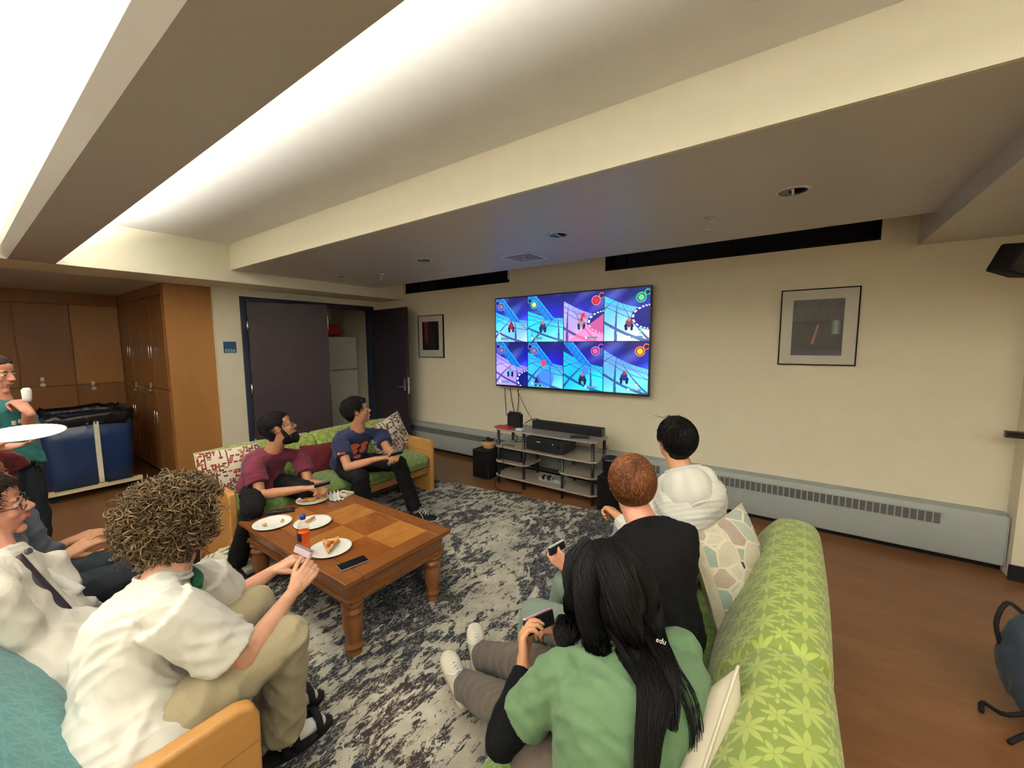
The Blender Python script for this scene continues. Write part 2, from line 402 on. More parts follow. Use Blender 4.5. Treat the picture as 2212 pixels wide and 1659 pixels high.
# header over the lockers and the doors
struct('trim_header', box(XD-.05, XH, YB, YW, ZH, ZC), M['fascia'])
struct('ceiling_alcove', box(-8.2, XD-.05, YB, YW+.1, ZH, ZH+.1), M['soffit'])
struct('wall_back', box(-8.2, XR, YB-.1, YB, 0, ZC), M['wall'])
struct('wall_right', box(XR, XR+.1, YB-.1, YW+.1, 0, ZC), M['wall'])
struct('wall_alcove', box(-8.3, -8.2, YB-.1, YW+.2, 0, ZH), M['wall'])
# ceiling beam with light trough on top; a second, unseen one added for fill
def trough(n, y0, y1):
    mb = MB(); P = [(y0, 2.325), (y0+.045, ZH), (y1, ZH), (y1, 2.395), (y1-.015, 2.395), (y1-.015, 2.34), (y0+.015, 2.34), (y0+.015, 2.395), (y0, 2.395)]
    R = [[(x, y, z) for y, z in P] for x in (XH, XR)]
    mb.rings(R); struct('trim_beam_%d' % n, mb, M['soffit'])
    for yy in (y0+.08, y1-.06):
        t = MB().cyl((XH+.3, yy, 2.354), (XR-.2, yy, 2.354), .013, n=8)
        tag(t.build('light_tube', M['white'], smooth=True), 'long fluorescent tube hidden in the trough on %s ceiling beam' % ('the visible' if n == 1 else 'the added unseen rear'), 'lamp', 'tubes in the %s beam trough' % ('front' if n == 1 else 'rear'))
trough(1, .29, .587); trough(2, -2.42, -2.10)
# door wall with opening into the store room
o = MB(); o.box(XD-.12, XD, 1.86, 2.13, 0, ZH); o.box(XD-.12, XD, 4.03, YW, 0, ZH); o.box(XD-.12, XD, 2.13, 4.03, 2.19, ZH)
struct('wall_doors', o, M['wall'])
f = MB(); f.box(XD-.13, XD+.02, 2.13, 2.19, 0, 2.19); f.box(XD-.13, XD+.02, 3.97, 4.03, 0, 2.19); f.box(XD-.13, XD+.02, 2.19, 3.97, 2.13, 2.19)
struct('trim_door_frame', f, M['navyframe'], bevel=.004)
struct('wall_store_back', box(-7.2, -7.1, 1.9, 4.2, 0, ZH), M['wall'])
struct('wall_store_side', box(-7.1, XD-.12, 1.87, 1.95, 0, ZH), M['wall'])
struct('wall_store_right', box(-7.1, XD-.13, 4.168, 4.178, 0, ZH), M['wall'])
def door(n, hx, hy, ex, ey, mat, z1=2.12):
    a = V(hx, hy, 0); b = V(ex, ey, 0); d = (b-a).normalized(); s = V(-d.y, d.x, 0)
    mb = MB().obox((a+b)/2 + V(0, 0, z1/2+.01), d, s, V(0, 0, 1), (b-a).length/2, .022, z1/2-.005)
    o = struct('door_%d' % n, mb, mat, bevel=.003); return o, a, b, d, s
d1, a, b, d, s = door(1, -5.60, 2.20, -5.235, 3.03, M['door'])
for z in (.35, 1.05, 1.83): part('hinge', MB().cyl(a + V(.025, -.012, z-.06), a + V(.025, -.012, z+.06), .013, n=10), M['steel'], d1, smooth=True)
part('flush_bolt', MB().obox(b - d*.0 + V(0, 0, 1.16), d, s, V(0, 0, 1), .004, .014, .11), M['steel'], d1)
part('flush_bolt', MB().obox(b - d*.0 + V(0, 0, 1.88), d, s, V(0, 0, 1), .004, .012, .10), M['steel'], d1)
d2, a, b, d, s = door(2, -5.56, 3.985, -4.66, 3.90, M['doorr'])
n_ = -s if s.y > 0 else s
def lever(bs, sg):
    o = part('door_handle', MB().obox(b - d*.07 + s*(sg*.026) + V(0, 0, 1.0), d, s, V(0, 0, 1), .022, .004, .085), M['steel'], d2, bevel=.003)
    part('lever', MB().tube([b - d*.07 + s*(sg*.028) + V(0, 0, .97), b - d*.07 + s*(sg*.075) + V(0, 0, .97), b - d*.09 + s*(sg*.08) + V(0, 0, .97), b - d*.19 + s*(sg*.078) + V(0, 0, .968)], .009, 8), M['chrome'], o, smooth=True)
lever(b, 1); lever(b, -1)
part('lock_plate', MB().obox(b + V(0, 0, .99), d, s, V(0, 0, 1), .003, .013, .12), M['steel'], d2)
part('latch', MB().obox(b + d*.008 + V(0, 0, 1.0), d, s, V(0, 0, 1), .008, .006, .012), M['chrome'], d2)
part('door_closer', MB().obox(a + d*.12 + s*.03 + V(0, 0, 2.11), d, s, V(0, 0, 1), .02, .02, .02), M['steel'], d2)
# right pilaster and its baseboard
struct('wall_pilaster', box(1.215, XR, 4.03, YW, 0, 2.29), M['wall'])
struct('baseboard_right', box(1.205, XR, 4.015, 4.03, 0, .105), M['blackmatte'])
struct('baseboard_tv', box(-5.5, 1.21, YW-.012, YW, 0, .10), M['blackmatte'])
# wall radiator: a long grey enamel cover of two housings, each louvre its own piece
def heater(x0, x1, lx0, lx1, n, label):
    t = thing('baseboard_heater', ((x0+x1)/2, 4.14, .05), label, 'heater')
    z0, z1 = .052, .375; yf = 4.095
    P = [(YW, z1+.045), (yf+.012, z1+.03), (yf, z1+.012), (yf, z0+.02), (yf+.008, z0), (YW, z0)]
    part('cover', MB().rings([[(x, y, z) for y, z in P] for x in (x0, x1)]), M['heater'], t, bevel=.004)
    part('louvre_strip', box(lx0-.012, lx1+.012, yf-.004, yf+.002, .268, .362), M['heater'], t)
    w_ = (lx1-lx0)/n
    me = MB().box(0, w_*.80, yf-.006, yf-.002, .276, .354).mesh('louvre')
    for i in range(n):
        q = bpy.data.objects.new('louvre', me); COL.objects.link(q)
        if i == 0: me.materials.append(M['heatfin'])
        q.location = (lx0 + i*w_ + w_*.1, 0, 0); q.parent = t; q.matrix_parent_inverse = Matrix.Translation(-t.location)
    part('end_cap', box(x1-.004, x1+.006, yf-.004, YW, z0, z1+.03), M['heater'], t, bevel=.004)
    return t
heater(-.985, 1.205, -.93, .885, 44, 'long grey enamel baseboard heater behind the right sofa, running to the wall corner')
heater(-1.75, -.99, -1.70, -1.10, 14, 'short grey enamel heater section between the shelf stand and the long heater')
heater(-5.35, -2.9, -5.0, -3.0, 60, 'grey enamel baseboard heater beside the far green sofa, left of the shelf stand')
heater(-2.9, -1.755, -2.85, -1.8, 30, 'grey enamel heater section hidden behind the shelf stand')
# ---------- ceiling fittings ----------
M['dullsteel'] = plain('dull_reflector', (.10, .09, .08), .25, .5, .6)
def downlight(x, y, r=.072, lab=''):
    t = thing('recessed_downlight', (x, y, ZS), lab, 'ceiling light', 'recessed downlights in the soffit')
    part('trim_ring', MB().lathe([(r*.86, -.004), (r*1.08, -.004), (r*1.1, 0), (r*.86, .002)], (x, y, ZS), 32, False), M['white'], t, smooth=True)
    part('reflector', MB().lathe([(r*.88, .0), (r*.8, -.0015), (r*.2, -.001)], (x, y, ZS-.001), 24), M['dullsteel'], t, smooth=True)
    part('lamp', MB().box(x-.006, x+.006, y-r*.62, y+r*.62, ZS-.006, ZS-.002), M['white'], t)
    part('cavity', MB().lathe([(r*.5, -.0032), (r*.25, -.0034)], (x+.02, y, ZS), 20), M['darkgap'], t)
downlight(*(-0.086,2.727,2.405)[:2], .077, 'recessed round ceiling downlight nearest the right end of the soffit')
downlight(*(-1.530,2.739,2.405)[:2], .077, 'recessed round ceiling downlight above the television')
downlight(*(-3.027,2.770,2.405)[:2], .077, 'recessed round ceiling downlight between the television and the open doors')
downlight(*(-4.531,2.812,2.405)[:2], .077, 'recessed round ceiling downlight farthest left, above the store room doors')
def sprinkler(x, y, lab):
    t = thing('fire_sprinkler', (x, y, ZS), lab, 'sprinkler')
    part('escutcheon', MB().lathe([(.035, 0), (.03, -.008), (.01, -.012)], (x, y, ZS), 18), M['steel'], t, smooth=True)
    part('stem', MB().lathe([(.009, -.01), (.009, -.035), (.006, -.04)], (x, y, ZS), 10), M['chrome'], t, smooth=True)
    for q in (-1, 1): part('frame_arm', MB().tube([(x+q*.008, y, ZS-.035), (x+q*.014, y, ZS-.05), (x, y, ZS-.07)], .003, 6), M['chrome'], t)
    part('deflector', MB().lathe([(.018, -.072), (.018, -.075), (.003, -.078)], (x, y, ZS), 14), M['chrome'], t)
sprinkler(*(-0.535,2.965,2.405)[:2], 'chrome fire sprinkler in the soffit left of the right downlight')
sprinkler(*(-4.015,3.006,2.405)[:2], 'small fire sprinkler in the soffit above the open doors')
vx, vy = (-2.179,3.254,2.405)[:2]
t = thing('air_vent', (vx, vy, ZS), 'square white louvred air diffuser in the soffit above the television', 'vent')
part('frame', MB().box(vx-.17, vx+.17, vy-.17, vy+.17, ZS-.006, ZS), M['white'], t, bevel=.002)
for k in range(5):
    h = .135 - k*.026
    part('dark_slot', MB().box(vx-h, vx+h, vy-h, vy+h, ZS-.0075-k*.002, ZS-.0065-k*.002), M['darkgap'], t)
    h -= .012
    part('louvre', MB().box(vx-h, vx+h, vy-h, vy+h, ZS-.0085-k*.002, ZS-.0068-k*.002), M['white'], t)
for _x in (-4.0, -2.2, -.4, 1.6):  # unseen frames added around the rear fill lamps
    t = thing('fill_lamp_frame', (_x, -.75, ZC), 'added square white frame around a fill lamp behind the near sofa', 'ceiling light', 'added fill lamp frames behind the camera')
    for q in ((-.31, -.28, -.31, .31), (.28, .31, -.31, .31), (-.28, .28, -.31, -.28), (-.28, .28, .28, .31)): part('frame_bar', box(_x+q[0], _x+q[1], -.75+q[2], -.75+q[3], ZC-.03, ZC), M['white'], t)
sx, sy = (-2.345,0.418,2.673)[:2]
t = thing('smoke_detector', (sx, sy, ZC), 'round white smoke detector on the bright ceiling left of the beam', 'smoke detector')
part('base', MB().lathe([(.062, 0), (.062, -.016), (.058, -.02)], (sx, sy, ZC), 32), M['white'], t, smooth=True)
part('cap', MB().lathe([(.052, -.02), (.05, -.038), (.03, -.046), (.002, -.047)], (sx, sy, ZC), 32), M['white'], t, smooth=True)
# ---------- lockers ----------
def knobline(t): pass
t = thing('locker_block', (-6.65, 1.64, 0), 'honey wood locker bank ending in the bright panel beside the room sign', 'lockers')
part('body', box(-7.62, XD-.105, 1.435, 1.86, .06, ZH-.002), M['lockdark'], t)
part('side_panel', box(XD-.105, XD-.06, 1.42, 1.86, .0, ZH-.002), M['locker'], t, bevel=.003)
part('toe_kick', box(-7.6, XD-.12, 1.46, 1.85, 0, .06), M['darkgap'], t)
part('cornice', box(-7.62, XD-.106, 1.41, 1.435, 2.16, ZH-.003), M['lockdark'], t)
nd = 4; xs = [-7.62 + (1.9-.02)*i/nd for i in range(nd+1)]
for i in range(nd):
    for z0, z1 in ((.07, 1.085), (1.10, 2.15)):
        dr = part('locker_door', box(xs[i]+.006, xs[i+1]-.006, 1.412, 1.434, z0, z1), M['lockdark'], t, bevel=.002)
        hx_ = xs[i+1]-.05 if i % 2 == 0 else xs[i]+.05
        hz = (z1 - .34) if z0 < 1 else (z0 + .42)
        part('pull', MB().tube([(hx_, 1.412, hz-.07), (hx_, 1.385, hz-.07), (hx_, 1.385, hz+.07), (hx_, 1.412, hz+.07)], .005, 6), M['chrome'], dr, smooth=True)
t2 = thing('locker_block', (-7.8, -.5, 0), 'brown wood locker wall behind the blue laundry cart', 'lockers')
part('body', box(-8.18, -7.65, -3.5, 1.43, .06, ZH-.002), M['lockdark'], t2)
part('cornice', box(-7.65, -7.63, -3.5, 1.41, 2.13, ZH-.003), M['lockdark'], t2)
part('toe_kick', box(-8.1, -7.68, -3.5, 1.41, 0, .06), M['darkgap'], t2)
for i in range(10):
    y1 = 1.405 - i*.46; y0 = y1 - .455
    for z0, z1 in ((.07, 1.085), (1.10, 2.12)):
        dr = part('locker_door', box(-7.652, -7.63, y0+.004, y1-.004, z0, z1), M['locker'] if i % 3 == 0 and z0 > 1 else M['lockdark'], t2, bevel=.002)
def padlock(x, y, z, ax, lab):
    t = thing('padlock', (x, y, z), lab, 'padlock', 'padlocks on the lockers')
    dx, dy = ax; n = V(dx, dy, 0); sd = V(-dy, dx, 0); c = V(x, y, z) + n*.02
    part('hasp', MB().obox(V(x, y, z+.045) + n*.006, sd, n, V(0, 0, 1), .016, .006, .028), M['steel'], t, bevel=.002)
    part('body', MB().cyl(c - n*.01 + V(0, 0, -.02), c + n*.012 + V(0, 0, -.02), .024, n=16), M['steel'], t, smooth=False)
    part('shackle', MB().tube([c + sd*.016, c + sd*.016 + V(0, 0, .025), c + V(0, 0, .036), c - sd*.016 + V(0, 0, .025), c - sd*.016], .004, 6), M['chrome'], t, smooth=True)
padlock(-7.628, 0.657, 1.139, (1, 0), 'small steel padlock on the back lockers, directly above the left end of the cart')
padlock(-7.628, 1.095, 1.058, (1, 0), 'small steel padlock on the back lockers above the cart strap')
padlock(-7.058, 1.41, 1.044, (0, -1), 'steel padlock on the side lockers nearest the inner corner')
padlock(-6.392, 1.41, 1.073, (0, -1), 'steel padlock on the side lockers nearest the bright end panel')
# room sign
sy_, sz_ = 1.993, 1.571
t = thing('room_sign', (XD, sy_, sz_), 'small navy room sign with white number on the wall beside the doors', 'sign')
part('plate', box(XD, XD+.01, sy_-.066, sy_+.066, sz_-.066, sz_+.066), M['signblue'], t, bevel=.002)
text('lettering', '032A', M['white'], t, (XD+.0102, sy_, sz_-.042), (0, 1, 0), (0, 0, 1), .052)
# ---------- laundry cart ----------
t = thing('laundry_cart', (-6.35, .83, 0), 'blue vinyl laundry cart with black liner, white strap and wooden base rail', 'cart')
cx0, cx1, cy0, cy1 = -6.85, -6.06, .46, 1.17
bag = MB(); R = []
for z, k in ((.10, .93), (.3, .97), (.6, 1.0), (.84, 1.03)):
    mx, my = (cx0+cx1)/2, (cy0+cy1)/2; hx, hy = (cx1-cx0)/2*k, (cy1-cy0)/2*k; R.append([])
    for q in range(32):
        a = 2*math.pi*q/32; ca, sa = math.cos(a), math.sin(a); e = .32
        R[-1].append((mx + hx*math.copysign(abs(ca)**e, ca), my + hy*math.copysign(abs(sa)**e, sa), z))
bag.rings(R); part('vinyl_bag', bag, M['bluevinyl'], t, smooth=True)
lin = MB(); R = []
for z, k in ((.775, 1.045), (.86, 1.06), (.90, 1.03), (.86, .96), (.70, .93), (.55, .9)):
    R.append([]); hx, hy = (cx1-cx0)/2*k, (cy1-cy0)/2*k
    for q in range(48):
        a = 2*math.pi*q/48; ca, sa = math.cos(a), math.sin(a); e = .32
        zz = z + (.012*math.sin(q*1.7) + .01*math.sin(q*3.3) if k > .95 else 0) - (.02 if z < .78 else 0)*math.sin(q*.9)
        R[-1].append((mx + hx*math.copysign(abs(ca)**e, ca), my + hy*math.copysign(abs(sa)**e, sa), zz))
lin.rings(R); part('black_liner', lin, M['blackvinyl'], t, smooth=True)
part('strap', box(cx1-.005, cx1+.022, .835, .875, .14, .80), M['strap'], t, bevel=.003)
part('base_rail', box(cx1-.03, cx1+.03, cy0-.02, cy1+.01, .085, .115), M['ply'], t, bevel=.003)
part('base_board', box(cx0+.03, cx1-.03, cy0+.03, cy1-.03, .085, .11), M['ply'], t)
for yy in (cy0+.01, .855, cy1-.03): part('rail_block', box(cx1-.02, cx1+.034, yy-.03, yy+.04, .112, .13), M['ply'], t, bevel=.003)
for yy in (.52, .79, .85, .90, 1.12): part('grommet', MB().cyl((cx1+.026, yy, .79), (cx1+.034, yy, .79), .009, n=10), M['chrome'], t)
for xx in (cx0+.08, cx1-.06):
    for yy in (cy0+.05, cy1-.06):
        c = part('caster', MB().cyl((xx-.015, yy, .042), (xx+.015, yy, .042), .042, n=18), M['blackmatte'], t, smooth=False)
        part('caster_fork', MB().box(xx-.024, xx+.024, yy-.02, yy+.02, .07, .088), M['steel'], c)
# ---------- fridge in the store room ----------
fx = -6.25
fy1 = 4.124 - .0; fz = 1.720; fs = 1.170
t = thing('refrigerator', (fx-.33, fy1-.37, 0), 'off-white top-freezer refrigerator standing in the store room behind the open doors', 'refrigerator')
M['fridge'] = plain('fridge_enamel', (.72, .74, .67), .4, .3, amt=.03)
part('cabinet', box(fx-.68, fx-.06, fy1-.74, fy1, .02, fz-.005), M['fridge'], t, bevel=.01)
part('door', box(fx-.055, fx, fy1-.74, fy1, .06, fs-.006), M['fridge'], t, bevel=.012)
part('freezer_door', box(fx-.055, fx, fy1-.74, fy1, fs+.006, fz), M['fridge'], t, bevel=.012)
part('badge', MB().obox((fx+.002, fy1-.13, fz-.09), V(0, 1, 0), V(0, 0, 1), V(1, 0, 0), .035, .014, .002), M['steel'], t, bevel=.004)
part('kick_plate', box(fx-.06, fx-.02, fy1-.72, fy1-.02, .01, .055), M['blackmatte'], t)
def lumpy(c, s, seed, amp=.25):
    mb = MB().ell(c, *s, n=26, m=16)
    rs = np.random.RandomState(seed); K = rs.normal(size=(5, 3))*14
    mb.v = [tuple(V(v) + (V(v)-V(c))*(amp*.35*sum(math.sin(V(v).dot(V(k))) for k in K)/2.)) for v in mb.v]; return mb
mo = plain('orange_plastic_bag', (.42, .045, .015), .35, .4, bump=.5, bsc=20, bd=.02)
ob = lumpy((fx-.3, fy1-.28, fz+.10), (.16, .2, .115), 5).build('plastic_bag', mo, smooth=True); tag(ob, 'crumpled orange-red plastic bag on top of the refrigerator', 'bag')
cb = MB().lathe([(.10, .005), (.13, .02), (.14, .16), (.145, .165), (.145, .185), (.05, .2)], (fx-.25, fy1-.60, fz), 28).build('storage_tub', plain('grey_tub', (.14, .15, .17), .5), smooth=True)
tag(cb, 'grey round tub with lid on top of the refrigerator', 'tub')
# ---------- television ----------
TX0, TX1, TZ0, TZ1, TY = -3.165, -1.235, 1.056, 2.158, 4.06
TX0, TX1 = -3.168, -1.223
tv = thing('television', ((TX0+TX1)/2, TY+.03, TZ0), 'large wall-mounted television showing an eight-way split-screen racing game', 'television')
part('bezel', box(TX0, TX1, TY, TY+.035, TZ0, TZ1), M['black'], tv, bevel=.004)
part('back_housing', box(TX0+.25, TX1-.25, TY+.035, TY+.07, TZ0+.2, TZ1-.25), M['blackmatte'], tv, bevel=.01)
part('wall_bracket', box((TX0+TX1)/2-.3, (TX0+TX1)/2+.3, TY+.07, YW, TZ0+.35, TZ1-.4), M['blackmatte'], tv)
def screen_img(W, H):
    """eight views of a neon race track, in linear colour"""
    u, v = np.meshgrid((np.arange(W)+.5)/W, (np.arange(H)+.5)/H); cx = np.clip((u*4).astype(int), 0, 3); cy = np.clip((v*2).astype(int), 0, 1)
    a = u*4 - cx; b = v*2 - cy      # local, b down
    a_ = a*.96; out = np.zeros((H, W, 3))
    # per view: horizon left/right, track hues
    P = {(0, 0): (.30, .52, (.05, .55, .85), (.55, .75, .95), .38, -.9), (1, 0): (.32, .50, (.0, .60, .85), (.35, .85, .85), .62, -.9), (2, 0): (.16, .50, (.45, .50, .90), (.95, .55, .80), .30, .7), (3, 0): (.12, .40, (.15, .70, .88), (.75, .80, .92), .5, .8),
         (0, 1): (.25, .55, (.45, .40, .90), (.62, .50, .92), .45, -.8), (1, 1): (.22, .50, (.05, .50, .85), (.25, .70, .92), .4, -.9), (2, 1): (.2, .50, (.0, .58, .85), (.10, .75, .88), .45, -.9), (3, 1): (.16, .52, (.25, .55, .90), (.25, .80, .90), .5, .8)}
    for (i, j), (h0, h1, c0, c1, vx, cv) in P.items():
        m = (cx == i) & (cy == j); A = a[m]; B = b[m]; hz = h0 + (h1-h0)*A + .05*np.sin(A*3)
        sky = np.stack([.01 + .03*np.sin(A*5+j)**2, .03 + .07*(np.sin(A*4+i)*.5+.5)*B/.4, .22 + .45*np.clip(B/.45, 0, 1)*(.4+.6*np.cos(A*3+i)**2)], 1)
        neb = np.clip(np.sin(A*6+i*2+B*5)*np.sin(B*9+A*3), 0, 1)[:, None]; sky = sky + neb*np.array([.10, .13, .2])
        d = np.clip((B-hz)/(1-hz), 0, 1); t = np.clip(d*.8 + (A-.3)*.5, 0, 1)[:, None]
        tr = np.array(c0)*(1-t) + np.array(c1)*t
        wv = .5+.5*np.sin(A*4+d*3+i); tr = tr*(.8+.3*wv[:, None])
        px = (A-vx)/(d+.12); py = 1/(d+.16)
        g1 = np.abs(((px*1.5 + cv*py*.45) % 1) - .5); g2 = np.abs(((py*.95 + px*.12 + .25*np.sin(px*1.3)) % 1) - .5)
        ln = (g1 > .452) | (g2 > .455)
        tr[ln] = tr[ln]*.25 + np.array([.02, .03, .28])*.75
        bd = np.clip(1-np.abs(d-.10-.02*i)/.06, 0, 1)[:, None]; tr = tr*(1-bd*.5) + np.array([.25, .18, .62])*bd*.5   # rail band
        col = np.where((B > hz)[:, None], tr, sky)
        if i in (0, 1) or (i == 2 and j == 1):     # blue grandstand falling to the right
            s = (B > (A-.25)*1.0+.02) & (B < (A-.25)*1.0+.27) & (B < hz+.06); q = np.clip(.5+.5*np.sin(A*40)*np.sin(B*34), 0, 1)
            col[s] = np.array([.0, .22, .62])*(1-q[s, None]*.5) + np.array([.05, .45, .8])*(q[s, None]*.5)
            e = np.abs(B-((A-.25)*1.0+.02)) < .012; col[e & (B < hz)] = (.1, .55, .95)
        if j == 0 and i in (2, 3) or (i, j) == (0, 1):
            cx_, cy_ = {(2, 0): (1.05, .62), (3, 0): (1.05, .55), (0, 1): (1.1, .85)}[(i, j)]
            rr = np.hypot((A-cx_)*.8, (B-cy_)*1.5); col[(rr < .36)] = (.01, .03, .30); col[(rr > .31) & (rr < .345) & (np.sin(np.arctan2(B-cy_, A-cx_)*26) > -.2)] = (.75, .8, .95)
        # racer: small generic buggy
        kx, ky, kc = {(0, 0): (.5, .64, (.45, .05, .10)), (1, 0): (.44, .66, (.02, .10, .30)), (2, 0): (.46, .62, (.45, .30, .35)), (3, 0): (.56, .66, (.30, .10, .20)), (0, 1): (.46, .66, (.15, .45, .7)), (1, 1): (.30, .84, (.01, .05, .3)), (2, 1): (.50, .74, (.04, .06, .2)), (3, 1): (.48, .68, (.03, .06, .35))}[(i, j)]
        r = np.hypot((A-kx)/.055, (B-ky)/.055); col[r < 1.4] = kc
        for dx, dy in ((-.07, .05), (.07, .05), (-.06, .10), (.06, .10)): col[np.hypot((A-kx-dx)/.032, (B-ky-dy)/.04) < 1] = (.01, .015, .12)
        col[np.hypot((A-kx)/.035, (B-ky+.075)/.045) < 1] = (.55, .25, .25) if (i+j) % 2 else (.5, .05, .08)
        if (i, j) == (2, 0): col[(np.abs(A-.50) < .045) & (np.abs(B-.47) < .05)] = (.85, .02, .06); w_ = (A*.6+B > 1.05); col[w_] = col[w_]*.4 + np.array([.95, .25, .45])*.6
        if (i, j) == (1, 1): s = np.hypot((A-.52)/.22, (B-.78)/.2) < 1; col[s] = col[s]*.25 + np.array([.12, .28, .72])*.75; col[np.hypot((A-.46)/.07, (B-.46)/.07) < 1] = (.8, .12, .16)
        if (i, j) == (2, 1): col[np.hypot((A-.56)/.085, (B-.60)/.08) < 1] = (.12, .30, .72)
        # item rings in the outer corner
        sx = 1 if i >= 2 else -1; ex = .5 + sx*.31; rc = {(0, 0): (.35, .35, .65), (1, 0): (.02, .55, .85), (2, 0): (.9, .25, .35), (3, 0): (.03, .75, .35), (0, 1): (.35, .3, .7), (1, 1): (.3, .4, .7), (2, 1): (.55, .25, .85), (3, 1): (1., .30, .12)}[(i, j)]
        for qx, qy, qr in ((ex, .19, .105), (ex + sx*.13 if sx > 0 else ex-.12, .10, .062)):
            r = np.hypot((A-qx)*1.0, (B-qy)*1.0*1.12); col[r < qr] = np.array([.03, .03, .14]); col[(r > qr*.80) & (r < qr)] = rc
            if qr > .1: col[r < qr*.6] = {(3, 0): (.25, .6, .35), (2, 0): (.75, .05, .08), (3, 1): (.95, .6, .03), (2, 1): (.75, .2, .35), (1, 0): (.7, .7, .3)}.get((i, j), (.3, .3, .45))
        # little status bar
        by = .92; bx = .5 + sx*.22; col[(np.abs(A-bx) < .14) & (np.abs(B-by) < .022)] = (.18, .35, .45); col[np.hypot(A-bx+.14, B-by) < .022] = (.85, .9, .9)
        ed = (A < .006) | (A > .994) | (B < .006) | (B > .994); col[ed] = (.02, .03, .10)
        out[m] = col
    return out
SW, SH = 420, 236
gx = np.linspace(TX0+.012, TX1-.012, SW); gz = np.linspace(TZ1-.012, TZ0+.02, SH)
Pg = np.stack([np.broadcast_to(gx, (SH, SW)), np.full((SH, SW), TY-.001), np.broadcast_to(gz[:, None], (SH, SW))], -1)
scr = grid('screen', Pg, None, None); img = np.clip(screen_img(SW, SH), 0, 1)**1.5
ca = scr.data.color_attributes.new('picture', 'FLOAT_COLOR', 'POINT'); ca.data.foreach_set('color', np.concatenate([img, np.ones((SH, SW, 1))], -1).ravel())
g = G('lit_screen', (.01, .01, .01), .25, .4); at = g.nt.nodes.new('ShaderNodeAttribute'); at.attribute_name = 'picture'
g.nt.links.new(at.outputs['Color'], g.b.inputs['Emission Color']); g.b.inputs['Emission Strength'].default_value = 1.7
scr.data.materials.append(g.m); keep(scr, tv); scr['label'] = 'glowing screen split in eight blue and violet game views'
def rank(ch, i, j, a, b, col, size=.09):
    w_ = (TX1-TX0)/4; h_ = (TZ1-TZ0)/2
    o = text('place_number', ch, emis('number_glow', col, 1.2), None, (TX0 + w_*(i+a), TY-.0015, TZ1 - h_*(j+b)), (1, 0, 0), (0, 0, 1), size); o.parent = scr
rank('2', 1, 0, .14, .82, (.02, .2, .45)); rank('1', 2, 0, .80, .82, (.8, .35, .45)); rank('3', 3, 0, .78, .82, (.05, .6, .35)); rank('2', 2, 1, .78, .84, (.35, .12, .6)); rank('2', 3, 1, .74, .84, (.9, .3, .25)); rank('5', 0, 0, .14, .82, (.7, .7, .45))
# cables under the television
def cable(P, lab, r=.004, n=24, cat='cable', mat=None):
    o = MB().tube(bez(P, n), r, 6).build('cable', mat or M['blackmatte'], smooth=True); return tag(o, lab, cat)
cy = 4.165
cable([(-3.086,4.140,1.026), (-3.092,4.165,0.842), (-3.031,4.100,0.676)], 'thin black cable hanging from the television, leftmost of four')
cable([(-2.998,4.140,1.032), (-2.988,4.165,0.851), (-2.893,4.100,0.684)], 'thin black cable hanging from the television, second from the left', .0045)
cable([(-2.876,4.140,1.027), (-2.887,4.165,0.859), (-2.871,4.100,0.686)], 'thin black cable hanging from the television, bowing right then back left', .0045)
cable([(-2.890,4.140,1.015), (-2.789,4.165,0.796), (-2.641,4.160,0.607)], 'thin brown cable running slantwise from the television down behind the soundbar', .003)
# ---------- framed prints ----------
def frame(x0, x1, z0, z1, mat_w, art, lab, glass_r):
    t = thing('framed_picture', ((x0+x1)/2, YW, z0), lab, 'picture')
    y = YW-.022; b = .009
    for q in ((x0, x0+b, z0, z1), (x1-b, x1, z0, z1), (x0+b, x1-b, z0, z0+b), (x0+b, x1-b, z1-b, z1)):
        part('frame_bar', box(q[0], q[1], y, YW, q[2], q[3]), M['blackmatte'], t)
    part('mount', box(x0+b, x1-b, y+.006, y+.012, z0+b, z1-b), M['mount'], t)
    l, r_, bt, tp = mat_w
    part('print', box(x0+l, x1-r_, y+.004, y+.0065, z0+bt, z1-tp), art, t)
    gm = M['picglass']; part('glass', box(x0+b, x1-b, y+.0015, y+.003, z0+b, z1-b), gm, t)
M['mount'] = plain('white_mount_board', (.62, .60, .53), .9, .1, amt=.02)
M['picglass'] = thinglass('picture_glass')
def artmat(name, base, warm, sc):
    g = G(name, base, .4); x, y, z = g.xyz(g.co('Generated'))
    n = g.noise(g.co('Generated', (1, 1, 1)), sc, 4, .6)
    f = ((1. - ((x - .22 + (1. - z)*-.05)/.16).abs()).clamp())*(z > .2)*(n > .42)
    g.color(g.mix((f*.9).clamp(), g.ramp(n, [(.45, base), (.8, var(base, 2.5))]), warm)); return g.m
def artmat2():
    g = G('dark_photograph', (.01, .01, .02), .4); x, y, z = g.xyz(g.co('Generated')); n = g.noise(g.co('Generated'), 7, 4)
    low = z.step(.02, .12); c = g.mix(1. - low, (.015, .015, .02), (.05, .04, .10))
    c = g.mix(((z > .62)*.5*n).clamp(), c, (.20, .19, .16))
    s = (1. - ((x - .42 - (z - .2)*.28)/.035).abs()).clamp()*(z > .2)*(z < .55); c = g.mix(s, c, (.42, .17, .12))
    s2 = (1. - ((x - .86)/.09).abs()).clamp()*(z > .38)*(z < .62); c = g.mix(s2*.8, c, (.35, .45, .40)); g.color(c); return g.m
px0, px1, pz0, pz1 = -0.166, 0.350, 1.403, 2.027
frame(px0, px1, pz0, pz1, ((px1-px0)*.17, (px1-px0)*.18, (pz1-pz0)*.13, (pz1-pz0)*.14), artmat2(), 'large square framed dark photograph in wide white mount on the wall right of the television', .1)
px0, px1, pz0, pz1 = -4.718, -4.190, 1.394, 2.014
